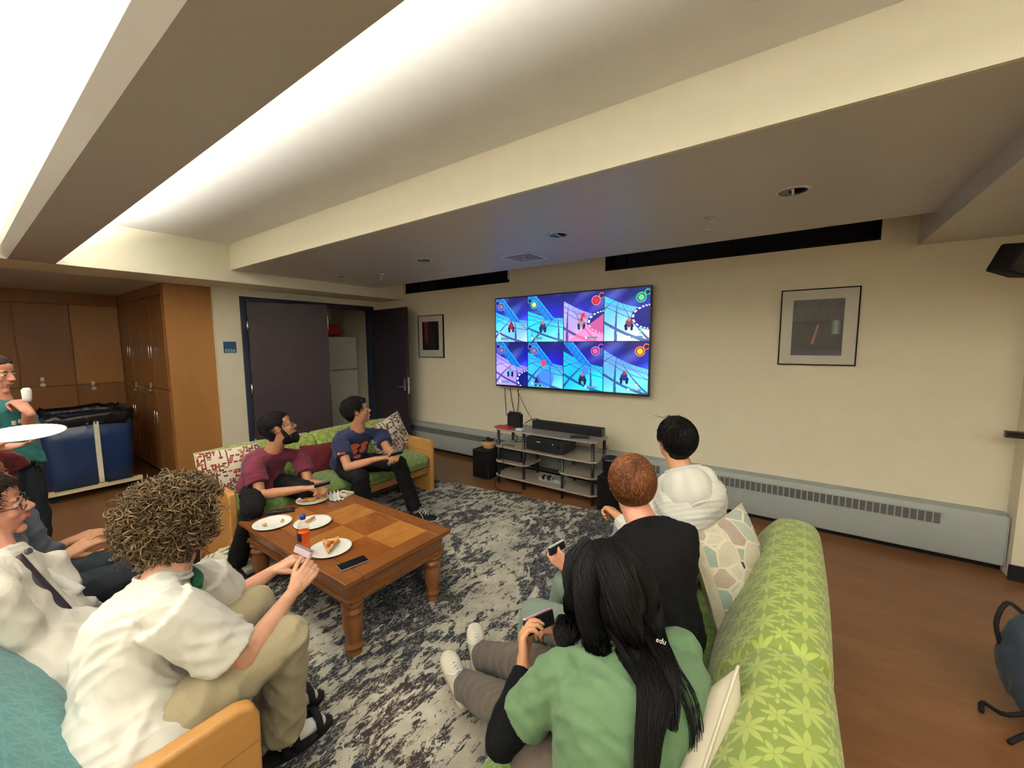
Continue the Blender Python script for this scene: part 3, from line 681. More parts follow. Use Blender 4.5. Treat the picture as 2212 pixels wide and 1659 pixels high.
frame(px0, px1, pz0, pz1, ((px1-px0)*.17, (px1-px0)*.18, (pz1-pz0)*.18, (pz1-pz0)*.15), artmat('ember_photograph', (.012, .008, .014), (.25, .05, .02), 6), 'small framed dark red print in white mount on the wall beside the open door', .1)
# outlet plate
x, _, z = (-1.715,4.180,0.431)
t = thing('wall_outlet', (x, YW, z), 'grey wall outlet plate just right of the shelf stand', 'outlet')
part('plate', box(x-.045, x+.03, YW-.008, YW, z-.09, z+.04), M['steel'], t, bevel=.002); part('socket', box(x-.025, x+.01, YW-.011, YW-.008, z-.06, z+.01), M['heatfin'], t)
# right-hand wall items
x, _, z = (1.160,4.030,0.986)
t = thing('wall_control', (x, 4.03, z), 'black slim control panel on the wall at the right edge', 'control panel')
part('housing', box(x-.045, x+.12, 3.995, 4.03, z-.022, z+.022), M['black'], t, bevel=.003); part('face', box(x-.035, x+.11, 3.993, 3.996, z-.014, z+.014), M['screenglass'], t)
c = (1.009,3.750,2.070)
t = thing('wall_speaker', c, 'small black satellite speaker hung high at the right edge of the wall', 'speaker')
ry = Matrix.Rotation(.35, 3, 'Y') @ Matrix.Rotation(.5, 3, 'Z'); ax = [V(ry.col[i]) for i in range(3)]
part('cabinet', MB().obox(c, *ax, .075, .07, .085), M['blackmatte'], t, bevel=.014, seg=3)
part('grille', MB().obox(V(c) - ax[1]*.071, *ax, .062, .003, .072), M['black'], t, bevel=.003)
part('bracket', MB().tube([V(c) + ax[1]*.08, V(c) + V(.03, .16, .06), V(c) + V(.03, .30, .08)], .012, 8), M['blackmatte'], t, smooth=True)
part('wall_mount', MB().cyl(V(c) + V(.03, .27, .08), V(c) + V(.03, .30, .08), .03), M['blackmatte'], t)
# ---------- TV stand ----------
SX0, SX1, SXM = -2.80, -1.555, -2.41
SY0, SY1 = 3.53, 3.90
t = thing('shelf_stand', ((SX0+SX1)/2, (SY0+SY1)/2, 0), 'low grey laminate media shelf on round black poles below the television', 'shelf')
def shelf(x0, x1, z, y0=SY0, y1=SY1):
    mb = MB(); c = .05; P = [(x0+c, y0), (x1-c, y0), (x1, y0+c), (x1, y1-c), (x1-c, y1), (x0+c, y1), (x0, y1-c), (x0, y0+c)]
    mb.rings([[(a, b, zz) for a, b in P] for zz in (z-.016, z)]); part('shelf_board', mb, M['shelf'], t, bevel=.002)
shelf(SX0, SX1, .112); shelf(SX0, SXM+.05, .275); shelf(-1.98, SX1, .285); shelf(SX0, SX1, .448); shelf(SX0, SX1, .645)
for x, z1 in ((SX0+.045, .63), (SXM, .63), (-1.935, .435), (SX1-.045, .63)):
    for y in (SY0+.045, SY1-.045):
        zs = [0, .096, .112, .275, .435, .448, z1] if z1 > .5 else [0, .096, .112, .435]
        part('pole', MB().cyl((x, y, 0), (x, y, z1), .0165, n=14), M['black'], t, smooth=True)
# soundbar, receiver and boxes
sb = thing('soundbar', (-2.0, 3.80, .645), 'long black soundbar lying along the back of the top shelf', 'soundbar')
part('body', box(-2.43, -1.60, 3.77, 3.87, .647, .732), M['blackmatte'], sb, bevel=.008)
part('end_cap', box(-1.603, -1.598, 3.775, 3.865, .652, .727), M['black'], sb)
rc = thing('av_receiver', (-2.13, 3.72, .45), 'black receiver with display and volume knob on the second shelf', 'receiver')
part('case', box(-2.37, -1.93, 3.58, 3.88, .462, .598), M['black'], rc, bevel=.004)
part('front_panel', box(-2.375, -1.925, 3.568, 3.58, .46, .60), M['black'], rc, bevel=.003)
part('knob', MB().cyl((-1.99, 3.568, .535), (-1.99, 3.545, .535), .022, n=20), M['black'], rc, smooth=False)
part('display', box(-2.24, -2.20, 3.5665, 3.568, .553, .557), emis('display_glow', (.7, .8, .9), .7), rc)
part('status_light', MB().cyl((-2.045, 3.568, .55), (-2.045, 3.565, .55), .004, n=8), emis('led_glow', (.7, .85, .9), 1.5), rc)
for x in (-2.33, -1.97): part('foot', MB().cyl((x, 3.62, .449), (x, 3.62, .463), .018, n=12), M['steel'], rc)
cn = thing('game_console_dock', (-2.62, 3.70, .645), 'black upright game console dock on the left end of the top shelf', 'console')
part('dock', box(-2.71, -2.53, 3.68, 3.74, .647, .80), M['blackmatte'], cn, bevel=.005)
part('console', box(-2.70, -2.54, 3.70, 3.715, .68, .822), M['black'], cn, bevel=.003)
rd = box(-2.80, -2.60, 3.55, 3.66, .647, .662).build('game_case', plain('red_case', (.40, .02, .02), .4), bevel=.002); tag(rd, 'red flat case lying in front of the console dock', 'case')
br = box(-2.51, -2.43, 3.56, 3.62, .647, .668).build('adapter_box', M['white'], bevel=.002); tag(br, 'small white adapter box between the red case and the soundbar', 'adapter')
def remote(name, a, b, w, h, lab, btn=True, cat='remote control'):
    a = V(a); b = V(b); d = (b-a).normalized(); s = V(-d.y, d.x, 0).normalized(); c = (a+b)/2; L = (b-a).length/2; n = d.cross(s)
    t = thing(name, c, lab, cat); part('body', MB().obox(c + V(0, 0, h/2), d, s, V(0, 0, 1), L, w/2, h/2), M['black'], t, bevel=.004)
    if btn:
        mb = M['blackmatte']
        for i in range(7):
            for j in (-1, 0, 1): part('button', MB().obox(c + d*((i-2.6)*L*.24) + s*(j*w*.27) + V(0, 0, h+.001), d, s, V(0, 0, 1), L*.07, w*.08, .0015), mb if (i+j) % 4 else M['heatfin'], t)
    return t
remote('remote_control', (-1.86, 3.60, .646), (-1.68, 3.66, .646), .045, .02, 'black remote control lying on the top shelf in front of the soundbar')
pl = thing('power_strip', (-2.13, 3.66, .112), 'grey power adapter block with row of plugs on the bottom shelf', 'adapter')
part('body', box(-2.26, -1.98, 3.64, 3.72, .113, .15), M['heater'], pl, bevel=.004)
for i in range(4): part('plug', box(-2.21+i*.035, -2.187+i*.035, 3.625, 3.68, .135, .175), M['steel'] if i % 2 else M['blackmatte'], pl, bevel=.003)
bg = lumpy((-2.08, 3.92, .27), (.11, .05, .17), 9, .2)
g = G('clear_plastic_bag', (.75, .8, .75), .15, .5); g.b.inputs['Transmission Weight'].default_value = .85; g.b.inputs['Alpha'].default_value = .55
tag(bg.build('plastic_bag', g.m, smooth=True), 'clear crumpled plastic bag hanging behind the shelf stand', 'bag')
bx = thing('disc_player', (-2.62, 3.66, .276), 'black upright box on the small left shelf', 'player')
part('case', box(-2.76, -2.46, 3.60, 3.70, .277, .40), M['blackmatte'], bx, bevel=.006); part('tray', box(-2.75, -2.47, 3.597, 3.60, .33, .345), M['black'], bx)
def spk(x0, x1, y0, y1, z1, lab):
    t = thing('floor_speaker', ((x0+x1)/2, (y0+y1)/2, 0), lab, 'speaker'); part('cabinet', box(x0, x1, y0, y1, .008, z1), M['blackmatte'], t, bevel=.006)
    part('grille', box(x0+.012, x1-.012, y0-.012, y0, .025, z1-.015), M['darkgap'], t, bevel=.004)
    for xx in (x0+.03, x1-.03):
        for yy in (y0+.03, y1-.03): part('foot', MB().cyl((xx, yy, 0), (xx, yy, .009), .012, n=10), M['black'], t)
spk(-3.14, -2.90, 3.56, 3.86, .345, 'black subwoofer box on the floor left of the shelf stand')
bs = thing('wicker_basket', (-3.0, 3.70, .346), 'small tan wicker basket full of cables on the subwoofer', 'basket')
wk = plain('wicker', (.52, .34, .14), .7, .2, bump=.6, bsc=40, bd=.006)
part('bowl', MB().lathe([(.055, 0), (.075, .03), (.09, .07), (.094, .085), (.086, .085), (.08, .06), (.05, .015)], (-3.0, 3.70, .347), 28), wk, bs, smooth=True)
for k in range(4): part('weave_band', MB().tube([V(-3.0+(.062+.009*k)*math.cos(q), 3.70+(.062+.009*k)*math.sin(q), .358+.019*k) for q in np.linspace(0, 2*math.pi, 30)], .0045, 6), wk, bs, smooth=True)
for k in range(5):
    r2 = random.Random(k); P = [V(-3.0+r2.uniform(-.08, .08), 3.70+r2.uniform(-.07, .07), .435+r2.uniform(-.01, .035)) for _ in range(6)]
    tag(MB().tube(bez(P, 30), .0045, 6).build('cable', M['blackmatte'], smooth=True), 'tangled black cable heaped in the wicker basket', 'cable', 'cables in the wicker basket')
cable([(-2.93, 3.72, .45), (-2.86, 3.8, .50), (-2.80, 3.9, .62), (-2.86, 3.95, .78), (-2.78, 3.9, .80), (-2.74, 3.80, .66)], 'thin white cable arching behind the console dock', .003, 40, mat=M['white'])
cable([(-2.50, 3.72, .70), (-2.44, 3.82, .74), (-2.38, 3.9, .70), (-2.3, 3.92, .5), (-2.2, 3.93, .3)], 'black cable curving down behind the soundbar', .004, 30)
cable([(-2.55, 3.60, .46), (-2.66, 3.52, .47), (-2.62, 3.50, .40), (-2.66, 3.50, .2), (-2.72, 3.45, .02), (-2.55, 3.38, .006), (-2.35, 3.45, .006)], 'black cable drooping over the left end of the shelf stand to the floor', .004, 40)
cable([(-2.02, 3.93, .44), (-1.95, 3.94, .30), (-1.8, 3.92, .34), (-1.65, 3.93, .22)], 'thin black cable looping at the back of the shelf stand', .003, 30)
cable([(-2.64, 3.62, .66), (-2.5, 3.58, .56), (-2.56, 3.62, .50), (-2.47, 3.70, .50), (-2.42, 3.75, .47)], 'black cable coiled on the second shelf beside the receiver', .004, 30)
rail = MB().box(SX0+.05, SX1-.05, SY1-.04, SY1-.02, .16, .185); part('back_rail', rail, M['black'], t)
# tower speaker and bin right of the stand
spk(-1.52, -1.34, 3.50, 3.72, .34, 'black upright speaker on the floor right of the shelf stand')
bn = thing('waste_bin', (-1.43, 3.62, .342), 'small black round bin on the right-hand speaker', 'bin')
part('bucket', MB().lathe([(.07, 0), (.085, .14), (.09, .145), (.09, .155), (.08, .155), (.066, .01)], (-1.43, 3.62, .342), 28), M['black'], bn, smooth=True)
part('liner', MB().lathe([(.092, .13), (.096, .158), (.085, .162), (.07, .1)], (-1.43, 3.62, .342), 28), M['blackvinyl'], bn, smooth=True)
# ---------- rug ----------
rg = thing('area_rug', (-1.9, 1.8, 0), 'large distressed grey, cream and charcoal patterned rug under the table', 'rug')
rc_ = [V(-3.62, 3.19, 0), V(-.30, 3.63, 0), V(-.05, -.9, 0), V(-3.37, -1.3, 0)]
part('pile', MB().rings([[p + V(0, 0, z) for p in rc_] for z in (.0005, .012)]), M['rug'], rg)
rr = MB().tube([p + V(0, 0, .006) for p in rc_ + rc_[:1]], .007, 6); part('bound_edge', rr, M['binding'], rg)
# ---------- sofas ----------
def sofa(org, rot, L, mats, wood_, lab, seams, hs=.42, back_z=.76, arm_z=.58, D=.78, bt=.17, arms=(0, 1)):
    """local: x along the length, y from back (0) to front (D), z up"""
    R = Matrix.Rotation(rot, 4, 'Z'); R.translation = V(org); t = thing('sofa', org, lab, 'sofa')
    def T(mb): mb.v = [tuple(R @ V(v)) for v in mb.v]; return mb
    A = .055
    for x0 in [(0, L-A)[k] for k in arms]:
        P = [(.04, 0), (.04, arm_z-.09), (.075, arm_z-.03), (.13, arm_z), (D-.05, arm_z), (D-.012, arm_z-.015), (D, arm_z-.05), (D-.01, 0)]
        a_ = part('arm', T(MB().rings([[(x, y, z) for y, z in P] for x in (x0, x0+A)])), wood_, t, bevel=.014, seg=3)
        part('arm_groove', T(MB().box(x0-.0015, x0+A+.0015, .08, D-.008, arm_z-.125, arm_z-.119)), M['oakdark'], a_)
    part('front_rail', T(MB().box(A, L-A, D-.10, D-.06, .20, .285)), M['oakdark'], t, bevel=.006)
    part('back_rail', T(MB().box(A, L-A, .10, .13, .20, .60)), M['oakdark'], t, bevel=.006)
    part('seat_deck', T(MB().box(A, L-A, .13, D-.10, .21, .27)), M['darkgap'], t)
    prof = [(.10, .30), (.10, .40), (.14, hs-.005), (.3, hs+.01), (D-.15, hs+.008), (D-.05, hs-.004), (D-.012, hs-.04), (D-.004, (hs+.29)/2), (D-.02, .315), (D-.06, .29), (.3, .285), (.10, .29)]
    def cushion(nm, prof, x0, x1, mat, rd=.03, belly=.02):
        pts = bez([(a, 0, b) for a, b in prof] , 44); pts = np.array([(p[0], p[2]) for p in pts]); c = pts.mean(0)
        arc = np.concatenate([[0], np.cumsum(np.hypot(*np.diff(pts, axis=0).T))])
        xs = [0, .004, .014, .03] + list(np.linspace(.05, .95, 26)*(x1-x0)) + [(x1-x0)-.03, (x1-x0)-.014, (x1-x0)-.004, (x1-x0)]
        P = []; UVs = []
        for x in xs:
            e = min(x, (x1-x0)-x); k = 1 - (rd*.9/.12)*max(0, 1-e/rd)**2*.55
            s_ = c + (pts-c)*k
            bul = belly*math.sin(math.pi*x/(x1-x0))
            s_ = s_ + (pts-c)/np.linalg.norm(pts-c, axis=1)[:, None]*(bul*.35)
            P.append([tuple(R @ V(x0+x, q[0], q[1])) for q in s_]); UVs.append([(a_, x0+x) for a_ in arc])
        P = np.array(P); UVs = np.array(UVs)
        o = grid(nm, P, mat, None, UVs)
        for end in (0, -1):   # caps
            bm_ = MB().add([tuple(v) for v in P[end]], [tuple(range(len(P[end])))]) if end == 0 else MB().add([tuple(v) for v in P[end]], [tuple(reversed(range(len(P[end]))))])
            cme = bm_.build('cushion_side', mat, None, smooth=False); cme.parent = o
        return keep(o, t)
    ed = [A+.004] + list(seams) + [L-A-.004]
    for x0, x1 in zip(ed[:-1], ed[1:]): cushion('seat_cushion', prof, x0+.002, x1-.002, mats[1])
    bp = [(.02, .34), (-.01, .5), (-.03, back_z-.12), (-.025, back_z-.05), (.01, back_z-.008), (bt*.5, back_z), (bt-.03, back_z-.02), (bt+.03, back_z-.10), (bt+.09, .56), (bt+.12, .44), (bt+.06, .41), (.12, .40), (.02, .34)]
    for x0, x1 in zip(ed[:-1], ed[1:]): cushion('back_cushion', bp, x0+.001, x1-.001, mats[0], .03, .03)
    return t
# right sofa, its back to the bare floor
sofa((.085, .26, 0), math.pi/2, 2.06, (M['green'], M['greenseat']), M['oaky'], 'green leaf-patterned sofa seen from behind at the right with three people on it', [1.0], back_z=.775)
# far sofa by the doors
sofa((-3.95, 2.975, 0), -math.pi/2, 1.93, (M['green'], M['greenseat']), M['oak'], 'green leaf-patterned oak sofa in front of the doors with two men on it', [.965], back_z=.74, arm_z=.575)
# near sofa, teal
sofa((-2.88, -.15, 0), 0, 1.68, (M['teal'], M['teal']), M['oaky'], 'teal sofa with a honey oak arm in the near left corner', [.84], back_z=.735, arm_z=.60, D=.585, arms=(1,))
# ---------- loose cushions ----------
def pillow(c, right, up, w, h, th, mat, lab, pinch=.06, seed=1, wr=.004, uvs=1):
    right = V(right).normalized(); up = (V(up) - right*V(up).dot(right)).normalized(); n = right.cross(up); N = 34
    u = np.linspace(-1, 1, N); U, W_ = np.meshgrid(u, u, indexing='ij')
    fx = 1 - pinch*(1-np.abs(W_)**2)*0 - pinch*(1-W_**2); fy = 1 - pinch*(1-U**2)
    X_ = U*fx*w/2; Y_ = W_*fy*h/2; prof = (np.clip(1-np.abs(U)**2.6, 0, 1)**.55)*(np.clip(1-np.abs(W_)**2.6, 0, 1)**.55)
    rs = np.random.RandomState(seed); wv = sum(np.sin(U*rs.uniform(-6, 6) + W_*rs.uniform(-6, 6) + rs.uniform(0, 6)) for _ in range(4))*wr
    root = thing('cushion', c, lab, 'cushion'); c = np.array(c); A = np.array(right); B = np.array(up); Cn = np.array(n)
    F = []
    for sg in (1, -1):
        Z_ = sg*(prof*th/2 + wv*prof)
        F.append(X_[..., None]*A + Y_[..., None]*B + Z_[..., None]*Cn + c)
    front, back = F; full = np.concatenate([front, back[::-1][1:]], 0)
    uvf = np.stack([X_+.5*w, Y_+.5*h], -1)*uvs; uvb = np.stack([X_[::-1][1:]*-1 + 1.5*w, Y_+0*.5][:1] + [Y_[1:]], -1)*uvs if False else np.stack([-X_[::-1][1:]+1.5*w, Y_[1:]+.5*h], -1)*uvs
    o = grid('cover', full, mat, None, np.concatenate([uvf, uvb], 0)); keep(o, root)
    e = [front[i, 0] for i in range(N)] + [front[-1, j] for j in range(N)] + [front[i, -1] for i in range(N-1, -1, -1)] + [front[0, j] for j in range(N-1, -1, -1)]
    pp = MB().tube([V(q) for q in e[::2]] + [V(e[0])], .004, 6); part('piping', pp, mat, root, smooth=True)
    return root
# sage geometric cushion on the right sofa
g = G('sage_geometric_cushion', (.5, .45, .34), .85, .15); v = g.co('UV', (1, 1, 1)); vv = g.vor(v, 13, out='Color'); x, y, z = g.xyz(vv)
ed_ = X(g.nt, g.vor(v, 13, 'DISTANCE_TO_EDGE')); c = g.ramp(x, [(0, (.50, .45, .34)), (.3, (.27, .33, .28)), (.5, (.55, .49, .37)), (.66, (.35, .28, .22)), (.76, (.50, .46, .36)), (.88, (.035, .045, .085)), (.94, (.36, .40, .34))], 'CONSTANT')
u_, v_, _ = g.xyz(v); c = g.mix((ed_ < .045), c, (.62, .56, .43)); c = g.mix((u_ < .03).max(u_ > .40), c, (.50, .45, .33)); c = g.mix(v_ < .06, c, (.45, .40, .29)); g.color(c); g.bump(g.noise(g.co('Object'), 16, 3), .6, .015)
pillow((-.185, 1.83, .655), (.35, 1, .10), (-.30, .12, 1), .42, .42, .17, g.m, 'sage and beige geometric cushion leaning on the right sofa behind the white hoodie', .05, 5, .006)
pillow((-0.150,0.999,0.554), (.15, .9, .45), (.22, -.5, 1), .36, .40, .12, M['creamc'], 'plain cream cushion squeezed behind the person in the green shirt', .05, 7, .007)
pillow((-3.660,1.242,0.567), (.12, 1, 0), (-.16, 0, 1), .44, .43, .13, M['blocks'], 'cream cushion with red block pattern at the left end of the far sofa', .04, 2)
pillow((-3.600,2.736,0.584), (.10, 1, .40), (-.20, -.4, 1), .42, .42, .12, M['blocksb'], 'tilted cream and brown block-patterned cushion by the right arm of the far sofa', .04, 3)
pillow((-3.620,1.952,0.491), (.1, 1, -.05), (-.18, 0, 1), .34, .36, .12, M['maroonc'], 'plain dark maroon cushion between the two men on the far sofa', .04, 4)
# ---------- coffee table ----------
tx0, tx1, ty0, ty1, tz = -2.94, -1.72, 1.015, 1.735, .45
t = thing('coffee_table', ((tx0+tx1)/2, (ty0+ty1)/2, 0), 'square-cornered cherry wood coffee table with checkered inlaid top and turned legs', 'table')
bw = .105
part('top_slab', box(tx0+.004, tx1-.004, ty0+.004, ty1-.004, tz-.03, tz-.0045), M['tbl'], t, bevel=.004)
part('border_board', box(tx0, tx1, ty0, ty0+bw, tz-.028, tz), M['tblx'], t, bevel=.005)
part('border_board', box(tx0, tx1, ty1-bw, ty1, tz-.028, tz), M['tblx'], t, bevel=.005)
part('border_board', box(tx0, tx0+bw, ty0+bw, ty1-bw, tz-.028, tz), M['tbl'], t, bevel=.0015)
part('border_board', box(tx1-bw, tx1, ty0+bw, ty1-bw, tz-.028, tz), M['tbl'], t, bevel=.0015)
ix0, ix1, iy0, iy1 = tx0+bw, tx1-bw, ty0+bw, ty1-bw; nx, ny = 4, 2
for i in range(nx):
    for j in range(ny):
        a0 = ix0+(ix1-ix0)*i/nx; b0 = iy0+(iy1-iy0)*j/ny
        part('inlay_panel', box(a0+.0006, a0+(ix1-ix0)/nx-.0006, b0+.0006, b0+(iy1-iy0)/ny-.0006, tz-.02, tz-.0008), M['tlight'] if (i+j) % 2 == 0 else M['tdark'], t)
def ring(o, z0, z1):   # moulding frame running round the table
    mb = MB(); P = [(tx0+o[0], ty0+o[0]), (tx1-o[0], ty0+o[0]), (tx1-o[0], ty1-o[0]), (tx0+o[0], ty1-o[0])]; Q = [(tx0+o[1], ty0+o[1]), (tx1-o[1], ty0+o[1]), (tx1-o[1], ty1-o[1]), (tx0+o[1], ty1-o[1])]
    mb.rings([[(a, b, z1) for a, b in P], [(a, b, z0) for a, b in Q]]); return mb
part('edge_moulding', ring((.008, .03), tz-.05, tz-.028), M['tblx'], t, bevel=.003)
part('apron', ring((.035, .045), tz-.125, tz-.048), M['tblx'], t, bevel=.003)
part('lower_moulding', ring((.03, .034), tz-.138, tz-.122), M['tbl'], t, bevel=.004)
bead = MB(); 
for k in range(110):
    for y in (ty0+.036, ty1-.036): bead.ell((tx0+.03+(tx1-tx0-.06)*k/109, y, tz-.143), .0052, .0052, .0065, n=6, m=4)
for k in range(64):
    for x in (tx0+.036, tx1-.036): bead.ell((x, ty0+.03+(ty1-ty0-.06)*k/63, tz-.143), .0052, .0052, .0065, n=6, m=4)
part('bead_moulding', bead, M['tbl'], t, smooth=True)['kind'] = 'stuff'
LP = [(.034, 0), (.040, .012), (.030, .03), (.028, .038), (.046, .048), (.048, .058), (.036, .070), (.038, .085), (.047, .13), (.052, .18), (.050, .215), (.044, .232), (.055, .24), (.056, .252), (.045, .262), (.043, .272), (.056, .282), (.057, .294), (.046, .303), (.05, .312), (.05, .325)]
for x in (tx0+.085, tx1-.085):
    for y in (ty0+.085, ty1-.085): part('leg', MB().lathe(LP, (x, y, 0), 26), M['tleg'], t, smooth=True)
# ---------- things on the table ----------
crumb = plain('pizza_crust', (.50, .27, .09), .75, .2, amt=.3, sc=40, bump=.8, bsc=60, bd=.006)
cheese = plain('pizza_topping', (.60, .28, .08), .5, .3, amt=.45, sc=30, bump=.8, bsc=40, bd=.006)
pep = plain('pepperoni', (.25, .06, .025), .5, .3)
def plate(cx, cy, z, r, lab, name='paper_plate', rot=0, tilt=None):
    t = thing(name, (cx, cy, z), lab, 'plate', None)
    mb = MB(); prof = [(.002, .003), (r*.62, .003), (r*.68, .005), (r*.92, .013), (r, .014), (r, .0125), (r*.92, .011), (r*.68, .002), (r*.6, 0), (.002, 0)]
    R = []
    n = 72
    for rr_, zz in prof: R.append([V(cx + (rr_ + (.0008*(q % 2) if rr_ > r*.66 else 0))*math.cos(2*math.pi*q/n), cy + (rr_ + (.0008*(q % 2) if rr_ > r*.66 else 0))*math.sin(2*math.pi*q/n), z+zz + (.0009*(q % 2) if rr_ > r*.66 else 0)) for q in range(n)])
    if tilt is not None:
        c = V(cx, cy, z); R = [[c + tilt @ (p-c) for p in r_] for r_ in R]
    mb.rings(R, False); part('dish', mb, M['paper'], t, smooth=True); return t
p1 = (-2.706,1.125,0.455); p2 = (-2.499,1.277,0.455); p3 = (-2.882,1.480,0.455); p4 = (-2.093,1.160,0.455)
plate(p1[0], p1[1], .4505, .112, 'empty white paper plate at the left corner of the table')
plate(p2[0], p2[1], .4505, .110, 'white paper plate with a crust piece, behind the orange soda bottle')
plate(p3[0], p3[1], .4505, .110, 'white paper plate with two eaten slices at the far side of the table')
plate(p4[0], p4[1], .4505, .112, 'white paper plate with a folded pizza slice beside the phone')
def slice_(c, ang, L, w, lab, th=.016, pepn=2, fold=0):
    c = V(c); d = V(math.cos(ang), math.sin(ang), 0); s = V(-d.y, d.x, 0); t = thing('pizza_slice', c, lab, 'pizza')
    rs = np.random.RandomState(int(abs(c.x)*1e4) % 999); N = 12; P = []
    for i in range(N+1):
        k = i/N; row = []
        for j in range(9):
            m = j/8*2-1; wob = rs.uniform(-.004, .004)
            row.append(tuple(c + d*(L*(k-.5)+wob) + s*(m*w*.5*k**.8) + V(0, 0, th*(.6+.3*math.sin(k*9+m*3)) + fold*abs(m)*k*.04 + rs.uniform(-.001, .001))))
        P.append(row)
    o = grid('topping', np.array(P), cheese, None, None, thick=.008); keep(o, t)
    a = c + d*(L*.5); part('crust', MB().tube([a - s*(w*.5), a + d*.008, a + s*(w*.5)], [.010, .013, .010], 8), crumb, t, smooth=True)
    for k in range(pepn): part('pepperoni', MB().cyl(c + d*(L*(.02+.2*k)) + s*(w*.1*(1-2*k)) + V(0, 0, th*.95+.003), c + d*(L*(.02+.2*k)) + s*(w*.1*(1-2*k)) + V(0, 0, th*1.15+.004), .012, n=14), pep, t)
    return t
slice_((p4[0]-.005, p4[1]+.0, .458), 2.5, .13, .09, 'half-eaten pizza slice on the plate beside the phone', .018, 2, .6)
slice_((p3[0]-.02, p3[1]-.035, .457), 1.2, .10, .07, 'left one of two pizza remains on the far plate', .014, 1)
slice_((p3[0]+.01, p3[1]+.045, .457), 1.0, .10, .06, 'right one of two pizza remains on the far plate', .014, 1)
def crust(a, b, lab, r=.009):
    t = MB().tube(bez([a, (V(a)+V(b))/2 + V(.004, .004, .004), b], 8), [r*.7, r, r*1.1, r, r*1.1, r, r*.9, r*.6], 8).build('pizza_crust', crumb, smooth=True); return tag(t, lab, 'pizza crust')
crust((p2[0]-.03, p2[1]-.03, .466), (p2[0]-.06, p2[1]+.045, .466), 'pale bitten crust on the plate behind the soda bottle')
crust((p1[0]-.015, p1[1]-.055, .464), (p1[0]+.01, p1[1]-.045, .464), 'small brown crust crumb on the left plate', .009)
crust((p1[0]+.03, p1[1]+.035, .462), (p1[0]-.0, p1[1]+.06, .462), 'flat pale crust scrap on the left plate nearest the bottle', .006)
# orange soda bottle
bx, by = (-2.141,1.031,0.452)[:2]; by += .01
t = thing('soda_bottle', (bx, by, .451), 'half-full plastic bottle of orange soda with a blue cap on the table', 'bottle')
M['bottle'] = thinglass('clear_bottle_plastic', (.93, .90, .86))
bp_ = [(.002, .006), (.02, .002), (.028, .006), (.0305, .02), (.031, .05), (.0285, .075), (.031, .10), (.0315, .14), (.0315, .155), (.026, .18), (.016, .2), (.0125, .208), (.0125, .222)]
part('bottle_body', MB().lathe(bp_, (bx, by, .451), 28, False), M['bottle'], t, smooth=True)
g = G('orange_soda', (.85, .11, .008), .12, .5); g.b.inputs['Emission Color'].default_value = (0, 0, 0, 1); g.b.inputs['Subsurface Weight'].default_value = .3; g.b.inputs['Subsurface Radius'].default_value = (.03, .008, .002)
part('soda', MB().lathe([(.002, .006)] + [(r*.94, z) for r, z in bp_[1:8]] + [(.029, .145), (.001, .145)], (bx, by, .4515), 28), g.m, t, smooth=True)
part('cap', MB().lathe([(.0145, .212), (.0148, .232), (.0135, .236), (.001, .236)], (bx, by, .451), 24), plain('blue_cap', (.015, .06, .35), .4), t, smooth=True)
lb = MB(); lb.rings([[(bx + .0322*math.cos(a), by + .0322*math.sin(a), z) for a in np.linspace(3.9, 5.5, 14)] for z in (.548, .592)], False, False)
part('label', lb, plain('navy_label', (.02, .02, .06), .4), t, label='dark navy label wrapped on the bottle front', smooth=True)
# phone
pc = V((-1.856,1.145,0.455)); d = (V((-1.842,1.233,0.455)) - V((-1.873,1.064,0.455))).normalized(); s = V(-d.y, d.x, 0)
t = thing('smartphone', pc, 'black smartphone lying face up on the near edge of the table', 'phone')
part('frame', MB().obox((pc.x, pc.y, .4555), d, s, V(0, 0, 1), .074, .036, .0044), M['steel'], t, bevel=.0042, seg=3)
part('screen', MB().obox((pc.x, pc.y, .4602), d, s, V(0, 0, 1), .0715, .0335, .0006), M['screenglass'], t, bevel=.0004)
r1 = V((-2.893,1.166,0.452)); r2 = V((-2.802,1.312,0.452)); remote('remote_control', r1, r2, .045, .02, 'long black remote control on the far left edge of the table')
# napkin and card
nc = V((-2.773,1.586,0.452)); M['napkin'] = plain('white_napkin', (.74, .73, .69), .9, .1)
N = 16; P = np.zeros((N, N, 3))
for i in range(N):
    for j in range(N):
        a, b = i/(N-1)-.5, j/(N-1)-.5; P[i, j] = (nc.x + a*.11 + b*.03, nc.y + b*.07, .453 + max(0, .045*math.exp(-((a+.12)/.12)**2) + .014*math.sin(b*19+a*8) + .007*math.sin(a*33)))
tag(grid('napkin', P, M['napkin'], thick=.0012), 'crumpled white napkin between the far plate and the printed card', 'napkin')
cc = V((-2.820,1.714,0.452)); cc.x += .03; cc.y -= .035
tc = thing('card_box', cc, 'flat cream printed card box at the far corner of the table', 'box')
part('box', MB().obox(cc + V(0, 0, .008), V(.97, .24, 0), V(-.24, .97, 0), V(0, 0, 1), .055, .045, .008), M['strap'], tc, bevel=.002)
part('print', MB().obox(cc + V(-.01, 0, .0163), V(.97, .24, 0), V(-.24, .97, 0), V(0, 0, 1), .018, .012, .0003), M['heatfin'], tc)
part('print', MB().obox(cc + V(.035, .01, .0163), V(.97, .24, 0), V(-.24, .97, 0), V(0, 0, 1), .010, .02, .0003), M['oakdark'], tc)
